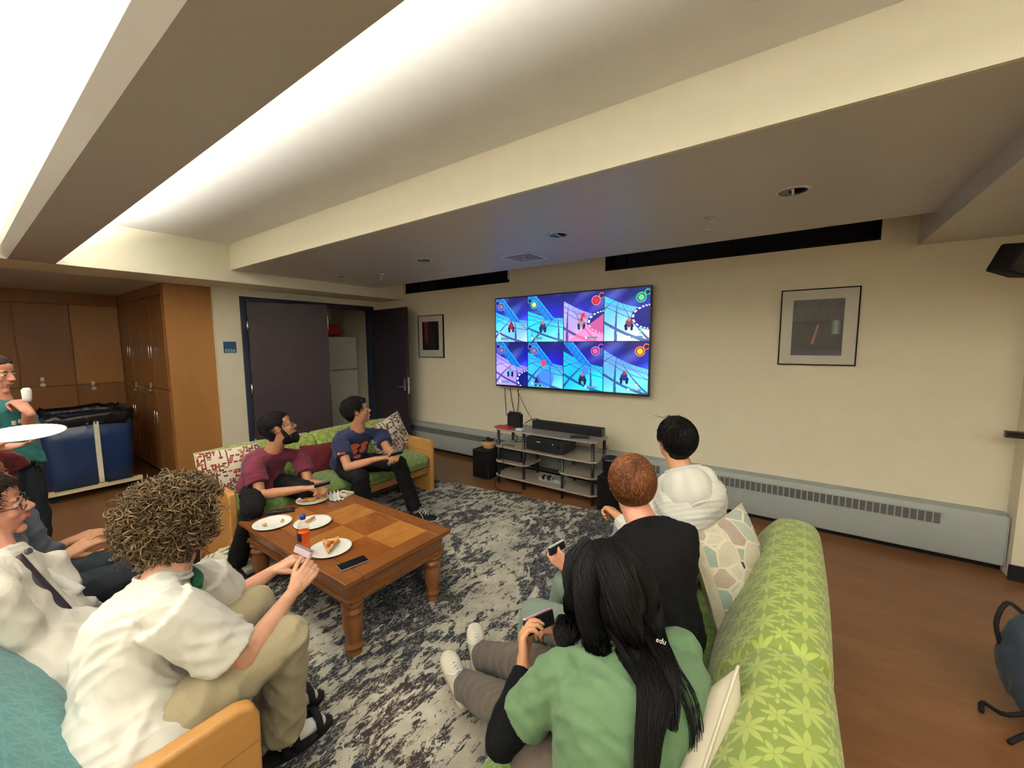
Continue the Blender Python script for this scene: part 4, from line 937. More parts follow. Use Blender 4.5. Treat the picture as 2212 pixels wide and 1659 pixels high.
# tote bag on the floor
tb = thing('tote_bag', (-3.222,0.995,0.050), 'slumped cream canvas tote bag with dark lettering on the floor between sofa and table', 'bag')
c0 = V((-3.186,0.977,0.060)); mb = MB()
mb.ell(c0 + V(0, 0, .02), .17, .15, .075, n=30, m=18); mb.ell(c0 + V(-.08, .06, .03), .09, .08, .07, n=20, m=12); mb.ell(c0 + V(.12, .10, .0), .08, .07, .05, n=20, m=12)
me = remesh(mb, .008, 3, folds(.014, 20, 5, 11)); M['canvas'] = cloth('cream_canvas', (.52, .49, .37), 200, .4, fsc=9); o = link('bag_body', me, M['canvas']); keep(o, tb)
for k in range(2): part('handle', MB().tube(bez([c0 + V(-.06+k*.05, .02, .09), c0 + V(-.02+k*.06, .10, .13), c0 + V(.05+k*.04, .10, .10), c0 + V(.06+k*.04, .02, .08)], 16), .009, 6), M['canvas'], tb, smooth=True)
text('lettering', 'E T /', M['blackmatte'], tb, c0 + V(-.03, -.06, .112), V(.8, .5, .0), V(-.4, .55, .6), .045)
# dark backpack at the right edge of the frame
bc = V((0.910,2.555,0.220)); tb = thing('backpack', V(bc.x, bc.y, 0), 'dark blue-grey backpack with loose straps standing on the floor at the right edge', 'backpack')
M['pack'] = cloth('slate_blue_nylon', (.030, .040, .055), 200, .5, .7)
me = remesh(MB().ell((bc.x, bc.y, .25), .15, .12, .24, n=24, m=16).ell((bc.x-.02, bc.y-.08, .17), .11, .07, .13, n=20, m=12), .012, 5, folds(.01, 14, 5, 3)); keep(link('pack_body', me, M['pack']), tb)
for k, P in enumerate(([(-.08, .02, .44), (-.13, .02, .47), (-.16, .0, .38), (-.13, .02, .25)], [(-.05, -.1, .10), (-.14, -.12, .05), (-.18, -.04, .02), (-.20, -.1, .015)], [(-.04, -.12, .05), (-.12, -.2, .03), (-.16, -.24, .015)])):
    part('strap', MB().tube(bez([V(bc.x, bc.y, 0) + V(p) for p in P], 14), .009, 6), M['blackmatte'], tb, smooth=True)
# ---------- people ----------
def skin(name, c): 
    g = G(name, c, .5, .35); v = g.co('Object'); n = g.noise(v, 22, 4)
    g.color(g.ramp(n, [(.3, (c[0]*.92, c[1]*.84, c[2]*.82)), (.7, var(c, 1.05))])); g.b.inputs['Subsurface Weight'].default_value = .12; g.b.inputs['Subsurface Radius'].default_value = (.012, .005, .003)
    g.bump(g.noise(v, 160, 3), .1, .001); return g.m
def hairmat(name, c1, c2, rough=.5, spec=.25):
    g = G(name, c1, rough, spec); gn = g.nt.nodes.new('ShaderNodeNewGeometry'); n = X(g.nt, gn.outputs['Random Per Island'])
    g.color(g.ramp(n*.85 + g.noise(g.co('Object'), 90, 3)*.15, [(.15, var(c1, .8)), (.5, c1), (.95, c2)])); g.bump(g.noise(g.co('Object', (1, 1, .2)), 260, 2), .4, .002); return g.m
SK = dict(light=skin('fair_skin', (.62, .34, .22)), pink=skin('rosy_skin', (.60, .29, .20)), tan=skin('tan_skin', (.42, .21, .115)), brown=skin('brown_skin', (.36, .17, .09)), warm=skin('warm_skin', (.56, .29, .155)))
HR = dict(black=hairmat('black_hair', (.004, .0035, .0035), (.010, .008, .008), .5, .18), auburn=hairmat('auburn_hair', (.115, .036, .012), (.30, .12, .042), .45), curly=hairmat('sandy_curls', (.10, .058, .026), (.27, .18, .09), .45), dark=hairmat('dark_brown_hair', (.02, .012, .009), (.05, .03, .022)))
M['eye'] = plain('eye_white', (.7, .68, .64), .2, .5); M['iris'] = plain('dark_iris', (.02, .012, .008), .1, .5); M['lip'] = plain('lips', (.42, .15, .12), .4, .3); M['lens'] = M['picglass']
def vb(a): return Vector(a)
def tubes_mesh(name, paths, rad, mat, parent, n=4):
    """many strands as one mesh; paths (S, K, 3), rad (K,) or (S,K)"""
    P = np.asarray(paths, float); S, K, _ = P.shape; rad = np.broadcast_to(np.asarray(rad, float), (S, K))
    T = np.gradient(P, axis=1); T /= np.linalg.norm(T, axis=2, keepdims=True)+1e-9
    ref = np.where(np.abs(T[..., 2:3]) < .9, np.array([0, 0, 1.]), np.array([1., 0, 0])); A = np.cross(T, ref); A /= np.linalg.norm(A, axis=2, keepdims=True)+1e-9; B = np.cross(T, A)
    an = np.arange(n)*2*np.pi/n
    Vx = P[:, :, None] + rad[:, :, None, None]*(np.cos(an)[None, None, :, None]*A[:, :, None] + np.sin(an)[None, None, :, None]*B[:, :, None])
    idx = np.arange(S*K*n).reshape(S, K, n); j = (np.arange(n)+1) % n
    F = np.stack([idx[:, :-1], idx[:, :-1][..., j], idx[:, 1:][..., j], idx[:, 1:]], -1).reshape(-1, 4)
    me = bpy.data.meshes.new(name); me.vertices.add(S*K*n); me.vertices.foreach_set('co', Vx.ravel()); me.loops.add(F.size); me.loops.foreach_set('vertex_index', F.ravel())
    me.polygons.add(len(F)); me.polygons.foreach_set('loop_start', np.arange(len(F))*4); me.polygons.foreach_set('loop_total', np.full(len(F), 4)); me.update(calc_edges=True)
    o = link(name, me, mat); keep(o, parent); o['kind'] = 'stuff'; return o
class Head:
    def __init__(s, c, f, u=(0, 0, 1), k=1.0):
        s.c = V(c); s.f = V(f).normalized(); u = V(u); s.u = (u - s.f*u.dot(s.f)).normalized(); s.r = s.f.cross(s.u); s.k = k
    def p(s, r, f, u): return s.c + s.r*(r*s.k) + s.f*(f*s.k) + s.u*(u*s.k)
    @property
    def ax(s): return (s.r, s.f, s.u)
    def ell(s, mb, c, a, n=18, m=12): k = s.k; mb.ell(s.p(*c), a[0]*k, a[1]*k, a[2]*k, s.ax, n, m)
    def capsule(s, mb, a, b, r0, r1=None): mb.cap(s.p(*a), s.p(*b), r0*s.k, (r0 if r1 is None else r1)*s.k, 12)
def add_head(mb, h):
    h.ell(mb, (0, -.012, .028), (.075, .096, .085), 24, 16); h.ell(mb, (0, .024, -.020), (.063, .064, .088), 20, 14); h.ell(mb, (0, .02, -.07), (.052, .058, .040))
    h.ell(mb, (0, .066, -.098), (.022, .018, .017)); h.ell(mb, (0, .045, .05), (.058, .042, .040))
    h.capsule(mb, (0, .083, .012), (0, .105, -.022), .008, .0115); h.ell(mb, (.012, .096, -.027), (.008, .010, .007)); h.ell(mb, (-.012, .096, -.027), (.008, .010, .007))
    h.capsule(mb, (-.036, .074, .024), (.036, .074, .024), .010); h.ell(mb, (.038, .058, -.022), (.021, .024, .020)); h.ell(mb, (-.038, .058, -.022), (.021, .024, .020))
    h.ell(mb, (0, .080, -.053), (.024, .014, .017))
    for q in (-1, 1):
        h.capsule(mb, (q*.074, -.004, .018), (q*.080, -.012, .010), .006, .009); h.capsule(mb, (q*.085, -.015, .016), (q*.080, -.006, -.020), .010, .008); h.ell(mb, (q*.073, 0, -.002), (.008, .012, .022))
def add_face(h, root, hair, brow=True, lip=True):
    for q in (-1, 1):
        mb = MB(); h.ell(mb, (q*.030, .0755, .003), (.0125, .0105, .0085)); e = part('eye', mb, M['eye'], root, smooth=True)
        mb = MB(); h.ell(mb, (q*.030, .0835, .003), (.0055, .0035, .0055)); part('iris', mb, M['iris'], e, smooth=True)
        mb = MB(); h.ell(mb, (q*.030, .0765, .010), (.0145, .011, .0045)); h.ell(mb, (q*.030, .0765, -.0045), (.0135, .0105, .003)); part('eyelid', mb, root_skin[0], root, smooth=True)
        if brow: part('eyebrow', MB().tube([h.p(q*.013, .0855, .020), h.p(q*.028, .086, .026), h.p(q*.045, .074, .022)], [.0028*h.k, .0035*h.k, .0015*h.k], 6), hair, root, smooth=True)
    if lip: part('lips', MB().tube([h.p(-.021, .0865, -.053), h.p(-.009, .0955, -.051), h.p(.009, .0955, -.051), h.p(.021, .0865, -.053)], [.002*h.k, .0042*h.k, .0042*h.k, .002*h.k], 8).tube([h.p(-.019, .085, -.058), h.p(0, .0955, -.0605), h.p(.019, .085, -.058)], [.002*h.k, .0045*h.k, .002*h.k], 8), M['lip'], root, smooth=True)
root_skin = [None]
def add_hand(mb, W, d, n, side, curl=(.5, .6, .4), thumb=.6, k=1.0, spread=.12, tc=.3):
    """W wrist, d towards the knuckles, n back-of-hand normal, side = +-1: thumb along side*(d x n)"""
    W = V(W); d = V(d).normalized(); n = V(n); n = (n - d*n.dot(d)).normalized(); s = d.cross(n)*side
    for o, r0, r1 in ((.026, .016, .0125), (.009, .017, .0135), (-.009, .017, .0135), (-.025, .015, .012)):
        mb.cap(W + s*(o*.6*k) + d*(.004*k), W + d*(.082*k) + s*(o*1.05*k), r0*k, r1*k, 10)
    mb.cap(W - d*(.02*k), W + d*(.02*k), .023*k, .022*k, 12)
    for i, (o, L) in enumerate(((.027, .90), (.009, 1.0), (-.010, .94), (-.027, .74))):
        p = W + d*(.084*k) + s*(o*k); a = 0; dd0 = (d + s*(o/.027*spread)).normalized()
        for seg, c, r0, r1 in zip((.042, .027, .022), curl, (.0098, .0088, .0080), (.0090, .0082, .0068)):
            a += c*(1+.10*i); dd = dd0*math.cos(a) - n*math.sin(a); q = p + dd*(seg*L*k); mb.cap(p, q, r0*k, r1*k, 8); p = q
    p = W + d*(.022*k) + s*(.022*k) - n*(.006*k); a = thumb
    t1 = (d*math.cos(a) + s*math.sin(a) - n*.45).normalized(); q = p + t1*(.045*k); mb.cap(p, q, .0155*k, .0115*k, 10)
    t2 = (d*math.cos(a-tc) + s*math.sin(a-tc) - n*.35).normalized(); r = q + t2*(.032*k); mb.cap(q, r, .0108*k, .0098*k, 8)
    t3 = (d*math.cos(a-2*tc) + s*math.sin(a-2*tc) - n*.3).normalized(); mb.cap(r, r + t3*(.024*k), .0098*k, .0075*k, 8)
def torso(mb, J, off=0, z0=0., z1=1., bow=.03, ws=(.155, .14, .15, .165, .14), ds=(.11, .10, .105, .105, .075), flare=0, kw=1.0, lowflat=True):
    hip, neck = J['hip'], J['neck']; Rh = (J['hr']-J['hl']); Rh = Rh.normalized(); Rs = (J['sr']-J['sl']).normalized(); up = (neck-hip).normalized(); F = up.cross(Rs).normalized()
    R = []; n = 28; N = 14; L = (neck-hip).length
    for i in range(N+1):
        t = z0 + (z1-z0)*i/N; c = hip.lerp(neck, t) - F*(bow*4*t*(1-t)); rr = Rh.lerp(Rs, min(1, t*1.2)).normalized(); ff = up.cross(rr).normalized()
        x = max(0, min(1, t))*(len(ws)-1); k = min(int(x), len(ws)-2); fr = x-k; w = (ws[k]*(1-fr)+ws[k+1]*fr)*kw + off; d = (ds[k]*(1-fr)+ds[k+1]*fr)*kw + off
        if t < .3: w += flare*(1-t/.3); d += flare*(1-t/.3)
        if t > .86: q = (t-.86)/.14; w = w*(1-q) + (.070+off)*q; d = d*(1-q) + (.062+off)*q
        R.append([c + rr*(w*math.copysign(abs(math.cos(a))**.85, math.cos(a))) + ff*(d*math.copysign(abs(math.sin(a))**.85, math.sin(a))) for a in [2*math.pi*j/n for j in range(n)]])
    mb.rings(R); return F, up, Rs
def ring_tube(mb, P, rad, n=16): return mb.tube(P, rad, n)
def person(name_loc, J, lab, sk, face, hd=1.0, headu=(0, 0, 1), shirt=None, sleeve='short', trousers=None, cuff=.92, kw=1.0, vox=.0065, bow=.04, seed=1, hands=None, headc=None, fold_amp=.007, hemlow=.04, longcuff=1.0, extra_shirt=None, neckline=.055, sl_len=.62, sl_r=.066, skin_legs=False, show_face=True, hand_k=1.0, leg_r=(.086, .068, .060), shirt_vox=None, hemflare=.022):
    J = {k: V(v) for k, v in J.items()}; root = thing('person', (J['hip'].x, J['hip'].y, 0 if 'base' not in J else J['base'].z), lab, 'person')
    h = Head(headc or J['head'], face, headu, hd); mb = MB()
    add_head(mb, h); F, up, Rs = torso(mb, J, -.012, .02, 1.0, bow, kw=kw)
    nb = J['neck']; mb.cap(nb - up*.03, h.p(0, -.012, -.055), .062*hd, .055*hd, 16)
    for q in 'lr':
        s, e, w = J['s'+q], J['e'+q], J['w'+q]
        mb.cap(nb - up*.03, s, .045, .042); mb.cap(s, e, .044*kw, .036); mb.cap(e, e.lerp(w, .35), .036, .038); mb.cap(e.lerp(w, .30), w, .0385, .024)
        hp, kn, an = J['h'+q], J['k'+q], J['a'+q]; mb.cap(hp, kn, .075*kw, .052); mb.cap(kn, an, .050, .036)
        if hands and q in hands: hs = hands[q]; add_hand(mb, w, hs[0], hs[1], hs[2], *(hs[3:] if len(hs) > 3 else ()), k=hand_k)
        else: mb.cap(w, w + (w-e).normalized()*.09, .026, .02)
    root_skin[0] = sk
    body = link('body', remesh(mb, vox*.62, 3), sk); keep(body, root)
    if shirt:
        mb = MB(); torso(mb, J, .010, -hemlow, 1.0, bow, flare=hemflare, kw=kw)
        for q in 'lr':
            s, e, w = J['s'+q], J['e'+q], J['w'+q]; mb.cap(nb - up*.030, s, .054, .054); mb.ell(s, .062, .062, .062)
            if sleeve == 'short': x = s.lerp(e, sl_len); mb.tube([s, s.lerp(x, .5), x], [sl_r, sl_r+.003, sl_r+.004], 20)
            else: mb.cap(s, e, .062, .054); mb.tube([e, e.lerp(w, .3), e.lerp(w, .6), e.lerp(w, cuff)], [.053, .055, .045, .036*longcuff], 18); mb.ell(e, .053, .053, .053)
        if extra_shirt: extra_shirt(mb, J, F, up, Rs, h)
        sh = link('shirt', remesh(mb, shirt_vox or vox, 4, folds(fold_amp, 16, 6, seed, (1, 1, 1.3))), shirt); keep(sh, root)
        col = MB(); c = nb - up*.004 + F*.004; rr = [c + Rs*(neckline*1.2*math.cos(a)) + F*(neckline*1.1*math.sin(a)) - up*(.012*math.sin(a) + .006) for a in np.linspace(0, 2*math.pi, 30)]
        part('neckband', col.tube(rr, .0065, 8), shirt, root, smooth=True)
    if trousers:
        mb = MB(); hp = J['hip']; mb.ell(hp + V(0, 0, -.01), .145*kw, .115*kw, .10, (Rs, F, up), 24, 14)
        for q in 'lr':
            hp, kn, an = J['h'+q], J['k'+q], J['a'+q]; mb.tube([hp, hp.lerp(kn, .25), kn], [.074*kw, leg_r[0]*kw, leg_r[1]], 20); mb.ell(kn, leg_r[1], leg_r[1], leg_r[1]); mb.ell(hp, .076*kw, .076*kw, .076*kw); mb.tube([kn, kn.lerp(an, .4), kn.lerp(an, .96)], [leg_r[1]-.001, leg_r[1]-.004, leg_r[2]], 20)
        tr = link('trousers', remesh(mb, shirt_vox or vox, 4, folds(fold_amp*1.1, 13, 6, seed+20, (1, 1, 1))), trousers); keep(tr, root)
    if show_face: add_face(h, root, M['hairtmp'])
    return root, h, J, F, up, Rs
M['hairtmp'] = HR['black']
def fib(n):
    i = np.arange(n)+.5; ph = np.arccos(1-2*i/n); th = math.pi*(1+5**.5)*i; return np.stack([np.cos(th)*np.sin(ph), np.sin(th)*np.sin(ph), np.cos(ph)], 1)
def hair_cap(h, root, mat, grow=.010, low=-.06, disp=None, vox=.005, front=.045, extra=None, nape=-.075):
    mb = MB(); g_ = grow
    h.ell(mb, (0, -.022, .046), (.072+g_, .088+g_, .073+g_), 26, 18); h.ell(mb, (0, -.056, -.002), (.060+g_, .048+g_, .066+g_))
    h.ell(mb, (0, .030, .072), (.056+g_*.7, .040+g_*.7, .034+g_))
    if nape: h.ell(mb, (0, -.058, nape+.035), (.050+g_*.6, .030+g_, .045))
    for q in (-1, 1): h.ell(mb, (q*.066, .012, .048), (.012+g_*.6, .030, .024)); h.capsule(mb, (q*.071, .017, .02), (q*.070, .016, -.008), .007+g_*.2, .004)
    if extra: extra(mb)
    o = link('hair', remesh(mb, vox, 3, disp), mat); return keep(o, root)
def strands_short(h, root, mat, n, L, rad, seed=1, lift=.006, crown=(0, -.05, .11), rr=(.086, .106, .097), zmin=-.35, face_cut=.45, curl=0., jit=.25):
    """short hair combed away from the crown over the skull"""
    rs = np.random.RandomState(seed); D = fib(n*2); D = D[(D[:, 2] > zmin) & ~((D[:, 1] > face_cut) & (D[:, 2] < .62))]
    D = D[~((D[:, 1] > -.25) & (D[:, 2] < .05))]
    rr = np.array(rr); K = 6; cr = np.array(crown)/rr; cr /= np.linalg.norm(cr); P = np.zeros((len(D), K, 3)); d = D + rs.normal(size=D.shape)*.04; d /= np.linalg.norm(d, axis=1, keepdims=True)
    tang = d - cr; tang -= (tang*d).sum(1, keepdims=True)*d; tang /= np.linalg.norm(tang, axis=1, keepdims=True)+1e-6
    sw = np.cross(d, tang); tang = tang + sw*.35 + rs.normal(size=d.shape)*jit; tang -= (tang*d).sum(1, keepdims=True)*d; tang /= np.linalg.norm(tang, axis=1, keepdims=True)+1e-6
    LL = L*rs.uniform(.7, 1.2, size=(len(D), 1))
    for i in range(K):
        t = i/(K-1); q = d + tang*(LL*t/.09); q /= np.linalg.norm(q, axis=1, keepdims=True); P[:, i] = q*rr*(1 + (lift*math.sin(t*2.6) + .002)/.09) + np.array([0, -.018, .03])
    Wd = np.array([list(h.r), list(h.f), list(h.u)])*h.k; P = P@Wd + np.array(h.c)
    return tubes_mesh('hair_strands', P, rad*np.array([1, 1, .95, .85, .65, .2]), mat, root, 3)
def shoe(ankle, toe, mat, sole, root, L=.27, lace=None, W_=.047, name='shoe'):
    """ankle joint and direction of the toes"""
    a = V(ankle); d = V(toe).normalized(); up = V(0, 0, 1); up = (up - d*up.dot(d)).normalized(); s = d.cross(up); base = a - up*.085
    mb = MB(); R = []
    for t, w, hh in ((-.065, .022, .05), (-.058, .032, .075), (-.03, .038, .092), (.02, .038, .09), (.06, .040, .072), (.10, .045, .056), (.14, .047, .048), (.17, .042, .042), (.192, .028, .034), (.20, .012, .025)):
        c = base + d*t; R.append([c + s*(w*math.cos(q)) + up*(.012 + (hh-.012)*max(0, math.sin(q))**.7 if math.sin(q) > 0 else .012) for q in [2*math.pi*j/16 for j in range(16)]])
    mb.rings(R); me = remesh(mb, .004, 4); sh = link(name, me, mat); keep(sh, root)
    mb = MB(); R = []
    for z in (0, .022):
        R.append([base + d*(.068 + .137*math.cos(q)) + s*((.047 if math.cos(q) > 0 else .040)*math.copysign(abs(math.sin(q))**.8, math.sin(q))*(1+.02)) + up*z for q in [2*math.pi*j/28 for j in range(28)]])
    mb.rings(R); o = mb.build('sole', sole, None, smooth=False, bevel=.004); o.parent = sh
    if lace:
        for k in range(4):
            t = .045 + k*.022; hh = .083 - k*.009
            o = MB().tube([base + d*t + s*.030 + up*(hh*.62), base + d*(t+.006) + up*(hh+.004), base + d*(t+.002) - s*.030 + up*(hh*.62)], .0035, 6).build('lace', lace, None, smooth=True); o.parent = sh
        for q in (-1, 1):
            o = MB().tube(bez([base + d*.05 + up*.085, base + d*.03 + s*(q*.03) + up*.10, base + d*.07 + s*(q*.05) + up*.07, base + d*.09 + s*(q*.055) + up*.03], 10), .003, 6).build('lace', lace, None, smooth=True); o.parent = sh
    return sh
def controller(c, right, fwd, colr, lab, w=.11, d_=.034, th=.016, cord=None, two=False):
    c = V(c); r = V(right).normalized(); f = V(fwd); f = (f - r*f.dot(r)).normalized(); n = r.cross(f)
    t = thing('game_controller', c, lab, 'controller')
    part('shell', MB().obox(c, r, f, n, w/2, d_/2, th/2), colr[0], t, bevel=.006, seg=3)
    part('rail', MB().obox(c + f*(d_/2+.001), r, f, n, w/2-.003, .003, th/2-.001), colr[1], t, bevel=.002)
    for k in ((-1, 1) if not two else ()): part('button', MB().cyl(c + r*(k*w*.25), c + r*(k*w*.25) + n*(th/2+.004), .006, n=10), M['blackmatte'], t)
    return t

# faces look toward the television
TVC = V(-2.2, 4.05, 1.55)
def look(a, b=TVC): return (V(b)-V(a)).normalized()

# --- maroon shirt man, far sofa left ---
Jm = dict(hip=(-3.40, 1.36, .50), neck=(-3.314,1.417,0.781), head=(-3.254,1.445,0.956), sr=(-3.267,1.255,0.698), sl=(-3.325,1.632,0.681), er=(-3.128,1.233,0.515), wr=(-2.829,1.382,0.581), el=(-3.139,1.593,0.489), wl=(-2.816,1.538,0.571),
  hr=(-3.36, 1.27, .49), hl=(-3.38, 1.47, .49), kr=(-2.93, 1.10, .50), kl=(-2.95, 1.50, .50), ar=(-3.06, 1.02, .10), al=(-3.02, 1.55, .10))
fm = look(Jm['head'], (-2.0, 4.05, 1.75))
ms = cloth('maroon_tee_cloth', (.125, .020, .038), fold=.35); bt = cloth('black_trouser_cloth', (.006, .006, .007), fold=.35)
M['hairtmp'] = HR['black']
r_, h, J, F, up, Rs = person(None, Jm, 'bearded man in a maroon T-shirt and glasses on the far green sofa', SK['tan'], fm, 1.05, (-.12, -.1, 1), ms, 'short', bt, kw=.98, vox=.009, seed=3, bow=.05,
  hands=dict(r=((.75, .9, .05), (-.3, -.2, 1), -1, (.7, .8, .5)), l=((.8, -.55, .0), (.3, .5, .9), 1, (.8, .8, .5))), sl_r=.070)
hair_cap(h, r_, HR['black'], .007, vox=.006, disp=folds(.004, 60, 6, 2)); strands_short(h, r_, HR['black'], 900, .030, .0016, 3, .004)
mb = MB(); h.ell(mb, (0, .034, -.092), (.060, .060, .044)); h.ell(mb, (0, .072, -.100), (.042, .034, .042)); h.capsule(mb, (-.064, .018, -.02), (-.060, .03, -.075), .012, .017); h.capsule(mb, (.064, .018, -.02), (.060, .03, -.075), .012, .017); h.capsule(mb, (-.022, .096, -.038), (.022, .096, -.038), .006)
keep(link('beard', remesh(mb, .005, 2, folds(.004, 90, 6, 5)), HR['black']), r_)
def glasses(h, root, mat, w=.024):
    mb = MB()
    for q in (-1, 1):
        cx = q*.031; mb.tube([h.p(cx + w*math.copysign(abs(math.cos(a))**.7, math.cos(a)), .098 - abs(cx + w*math.cos(a))*.12, .002 + .018*math.copysign(abs(math.sin(a))**.7, math.sin(a))) for a in np.linspace(0, 2*math.pi, 26)], .0016*h.k, 6)
        mb.tube([h.p(q*.055, .092, .008), h.p(q*.074, .08, .008), h.p(q*.078, .0, .006), h.p(q*.076, -.014, -.006)], .0018*h.k, 6)
    mb.tube([h.p(-.008, .102, .006), h.p(0, .105, .009), h.p(.008, .102, .006)], .0018*h.k, 6)
    g = part('glasses', mb, mat, root, smooth=True)
    for q in (-1, 1):
        l = MB().add([h.p(q*.031 + w*.95*math.cos(a), .098 - abs(q*.031 + w*math.cos(a))*.12, .002 + .0175*math.sin(a)) for a in np.linspace(0, 2*math.pi, 24, endpoint=False)], [tuple(range(24))]).build('lens', M['lens'], None); l.parent = g
glasses(h, r_, M['black'])
controller((J['wr']+J['wl'])/2 + V(.09, .02, .03), (.1, 1, 0), (.6, 0, .8), (M['blackmatte'], M['heatfin']), 'small dark controller held by the man in the maroon T-shirt')
for q in 'lr': shoe(J['a'+q], (1, .1 if q == 'l' else -.1, 0), M['blackmatte'], M['darkgap'], r_)

# --- navy shirt man, far sofa right ---
Jb = dict(hip=(-3.36, 2.10, .50), neck=(-3.221,2.109,0.830), head=(-3.199,2.084,1.005), sr=(-3.220,1.915,0.755), sl=(-3.201,2.323,0.749), er=(-3.020,1.863,0.577), wr=(-2.751,1.944,0.673), el=(-3.005,2.253,0.642), wl=(-2.751,2.117,0.679),
  hr=(-3.32, 2.0, .49), hl=(-3.32, 2.2, .49), kr=(-2.86, 1.87, .52), kl=(-2.84, 2.24, .55), ar=(-2.86, 1.92, .10), al=(-2.76, 2.34, .10))
fb = look(Jb['head'], (-2.0, 4.05, 1.4))
ns = cloth('navy_tee_cloth', (.017, .023, .062), fold=.35)
r_, h, J, F, up, Rs = person(None, Jb, 'black-haired man in a navy T-shirt with an orange print on the far green sofa', SK['tan'], fb, 1.03, (0, 0, 1), ns, 'short', bt, kw=1.0, vox=.009, seed=5, bow=.05,
  hands=dict(r=((.5, 1, .1), (-.2, -.3, 1), -1, (.7, .8, .5)), l=((.9, -.45, .05), (.3, .4, .9), 1, (.8, .8, .5))), sl_r=.072)
def fringe(mb): h.ell(mb, (.0, .058, .082), (.064, .036, .026))
hair_cap(h, r_, HR['black'], .011, vox=.006, disp=folds(.004, 45, 6, 7), extra=fringe); strands_short(h, r_, HR['black'], 1400, .045, .0018, 5, .007)
pm = plain('coral_print', (.80, .17, .08), .8, .1)
def decal(name, root, shapes, mat, origin, right, upv, nrm, off=.012):
    """flat print pushed onto the shirt surface"""
    sh = [c for c in root.children if c.name.split('.')[0] == 'shirt'][0]; bpy.context.view_layer.update()
    right = V(right).normalized(); upv = V(upv).normalized(); nrm = V(nrm).normalized(); mb = MB()
    for pts in shapes:
        out = []
        for a, b in pts:
            o = V(origin) + right*a + upv*b + nrm*.15; ok, loc, no, _ = sh.ray_cast(sh.matrix_world.inverted() @ o, -nrm)
            out.append((loc if ok else V(origin) + right*a + upv*b) + nrm*.003)
        c = sum(out, V(0, 0, 0))/len(out); oc = c.copy()
        a0 = sum(p[0] for p in pts)/len(pts); b0 = sum(p[1] for p in pts)/len(pts); o = V(origin) + right*a0 + upv*b0 + nrm*.15; ok, loc, no, _ = sh.ray_cast(sh.matrix_world.inverted() @ o, -nrm)
        if ok: oc = loc + nrm*.003
        n = len(out); mb.add(out + [oc], [(i, (i+1) % n, n) for i in range(n)])
    o = mb.build(name, mat, None); keep(o, sh) if False else setattr(o, 'parent', sh); return o
def blob(cx, cy, rx, ry, n=18, rot=0, w=0): return [(cx + rx*(1+w*math.sin(3*t))*math.cos(t)*math.cos(rot) - ry*math.sin(t)*math.sin(rot), cy + rx*(1+w*math.sin(3*t))*math.cos(t)*math.sin(rot) + ry*math.sin(t)*math.cos(rot)) for t in np.linspace(0, 2*math.pi, n, endpoint=False)]
ch = J['hip'].lerp(J['neck'], .56); nf = (F*1.0 + Rs*.0).normalized(); dr = -Rs
decal('shirt_print', r_, [blob(-.052, .028, .045, .038, w=.1), blob(.045, .030, .038, .042, w=.12), blob(-.048, -.032, .042, .030, w=.1), blob(.048, -.028, .040, .030, w=.1), blob(0, -.085, .038, .018)], pm, ch, dr, up, nf)
s_ = J['sr'].lerp(J['er'], .42); 
decal('sleeve_print', r_, [blob(-.022, 0, .010, .012)] + [[(-.008, y-.003), (.030, y-.003), (.030, y+.003), (-.008, y+.003)] for y in (.005, -.006)], pm, s_, (.6, .75, 0), (0, 0, 1), (.75, -.6, .15))
controller((J['wr']+J['wl'])/2 + V(.09, .05, .03), (.1, 1, 0), (.6, 0, .8), (M['blackmatte'], M['steel']), 'small dark controller held by the man in the navy T-shirt')
for q in 'lr': shoe(J['a'+q], (.9, .55, 0), M['blackmatte'], M['white'], r_, lace=M['white'])

# --- white hoodie, far end of the right sofa ---
Jh = dict(hip=(-.36, 2.10, .53), neck=(-0.459,2.159,0.928), head=(-0.519,2.186,1.085), sl=(-0.565,2.113,0.763), sr=(-0.340,2.208,0.825), el=(-0.611,1.969,0.569), wl=(-0.774,2.072,0.649), er=(-0.458,2.212,0.550), wr=(-0.657,2.239,0.522),
  hl=(-.40, 1.98, .52), hr=(-.38, 2.18, .52), kl=(-.80, 1.88, .52), kr=(-.78, 2.2, .52), al=(-.86, 1.9, .10), ar=(-.86, 2.26, .10))
fh = look(Jh['head'], (-2.3, 3.9, 1.5)); wh = cloth('white_fleece', (.66, .65, .58), 260, .35, amt=.03); gt = cloth('grey_sweatpants', (.30, .31, .33), fold=.4)
def hood(mb, J, F, up, Rs, h):
    c = J['neck'] - up*.01
    P = [c + Rs*(.088*math.cos(a)) + F*(.075*math.sin(a)) + up*(-.030*math.sin(a)) for a in np.linspace(0, 2*math.pi, 22)]
    mb.tube(P, .018, 10)
M['hairtmp'] = HR['black']
r_, h, J, F, up, Rs = person(None, Jh, 'black-haired person in a white hoodie at the far end of the right green sofa', SK['warm'], fh, .98, (0, 0, 1), wh, 'long', gt, kw=1.0, vox=.0075, seed=8, bow=.06, cuff=.93, extra_shirt=hood, neckline=.066,
  hands=dict(l=((-.75, .5, .15), (.2, .3, 1), 1, (.9, 1, .7)), r=((-.8, .1, .05), (.0, -.2, 1), -1, (.9, 1, .7))), fold_amp=.010)
hair_cap(h, r_, HR['black'], .013, vox=.005, disp=folds(.004, 60, 6, 9)); strands_short(h, r_, HR['black'], 2600, .045, .0013, 9, .010)
Pg = []; cN = J['neck'] - up*.012
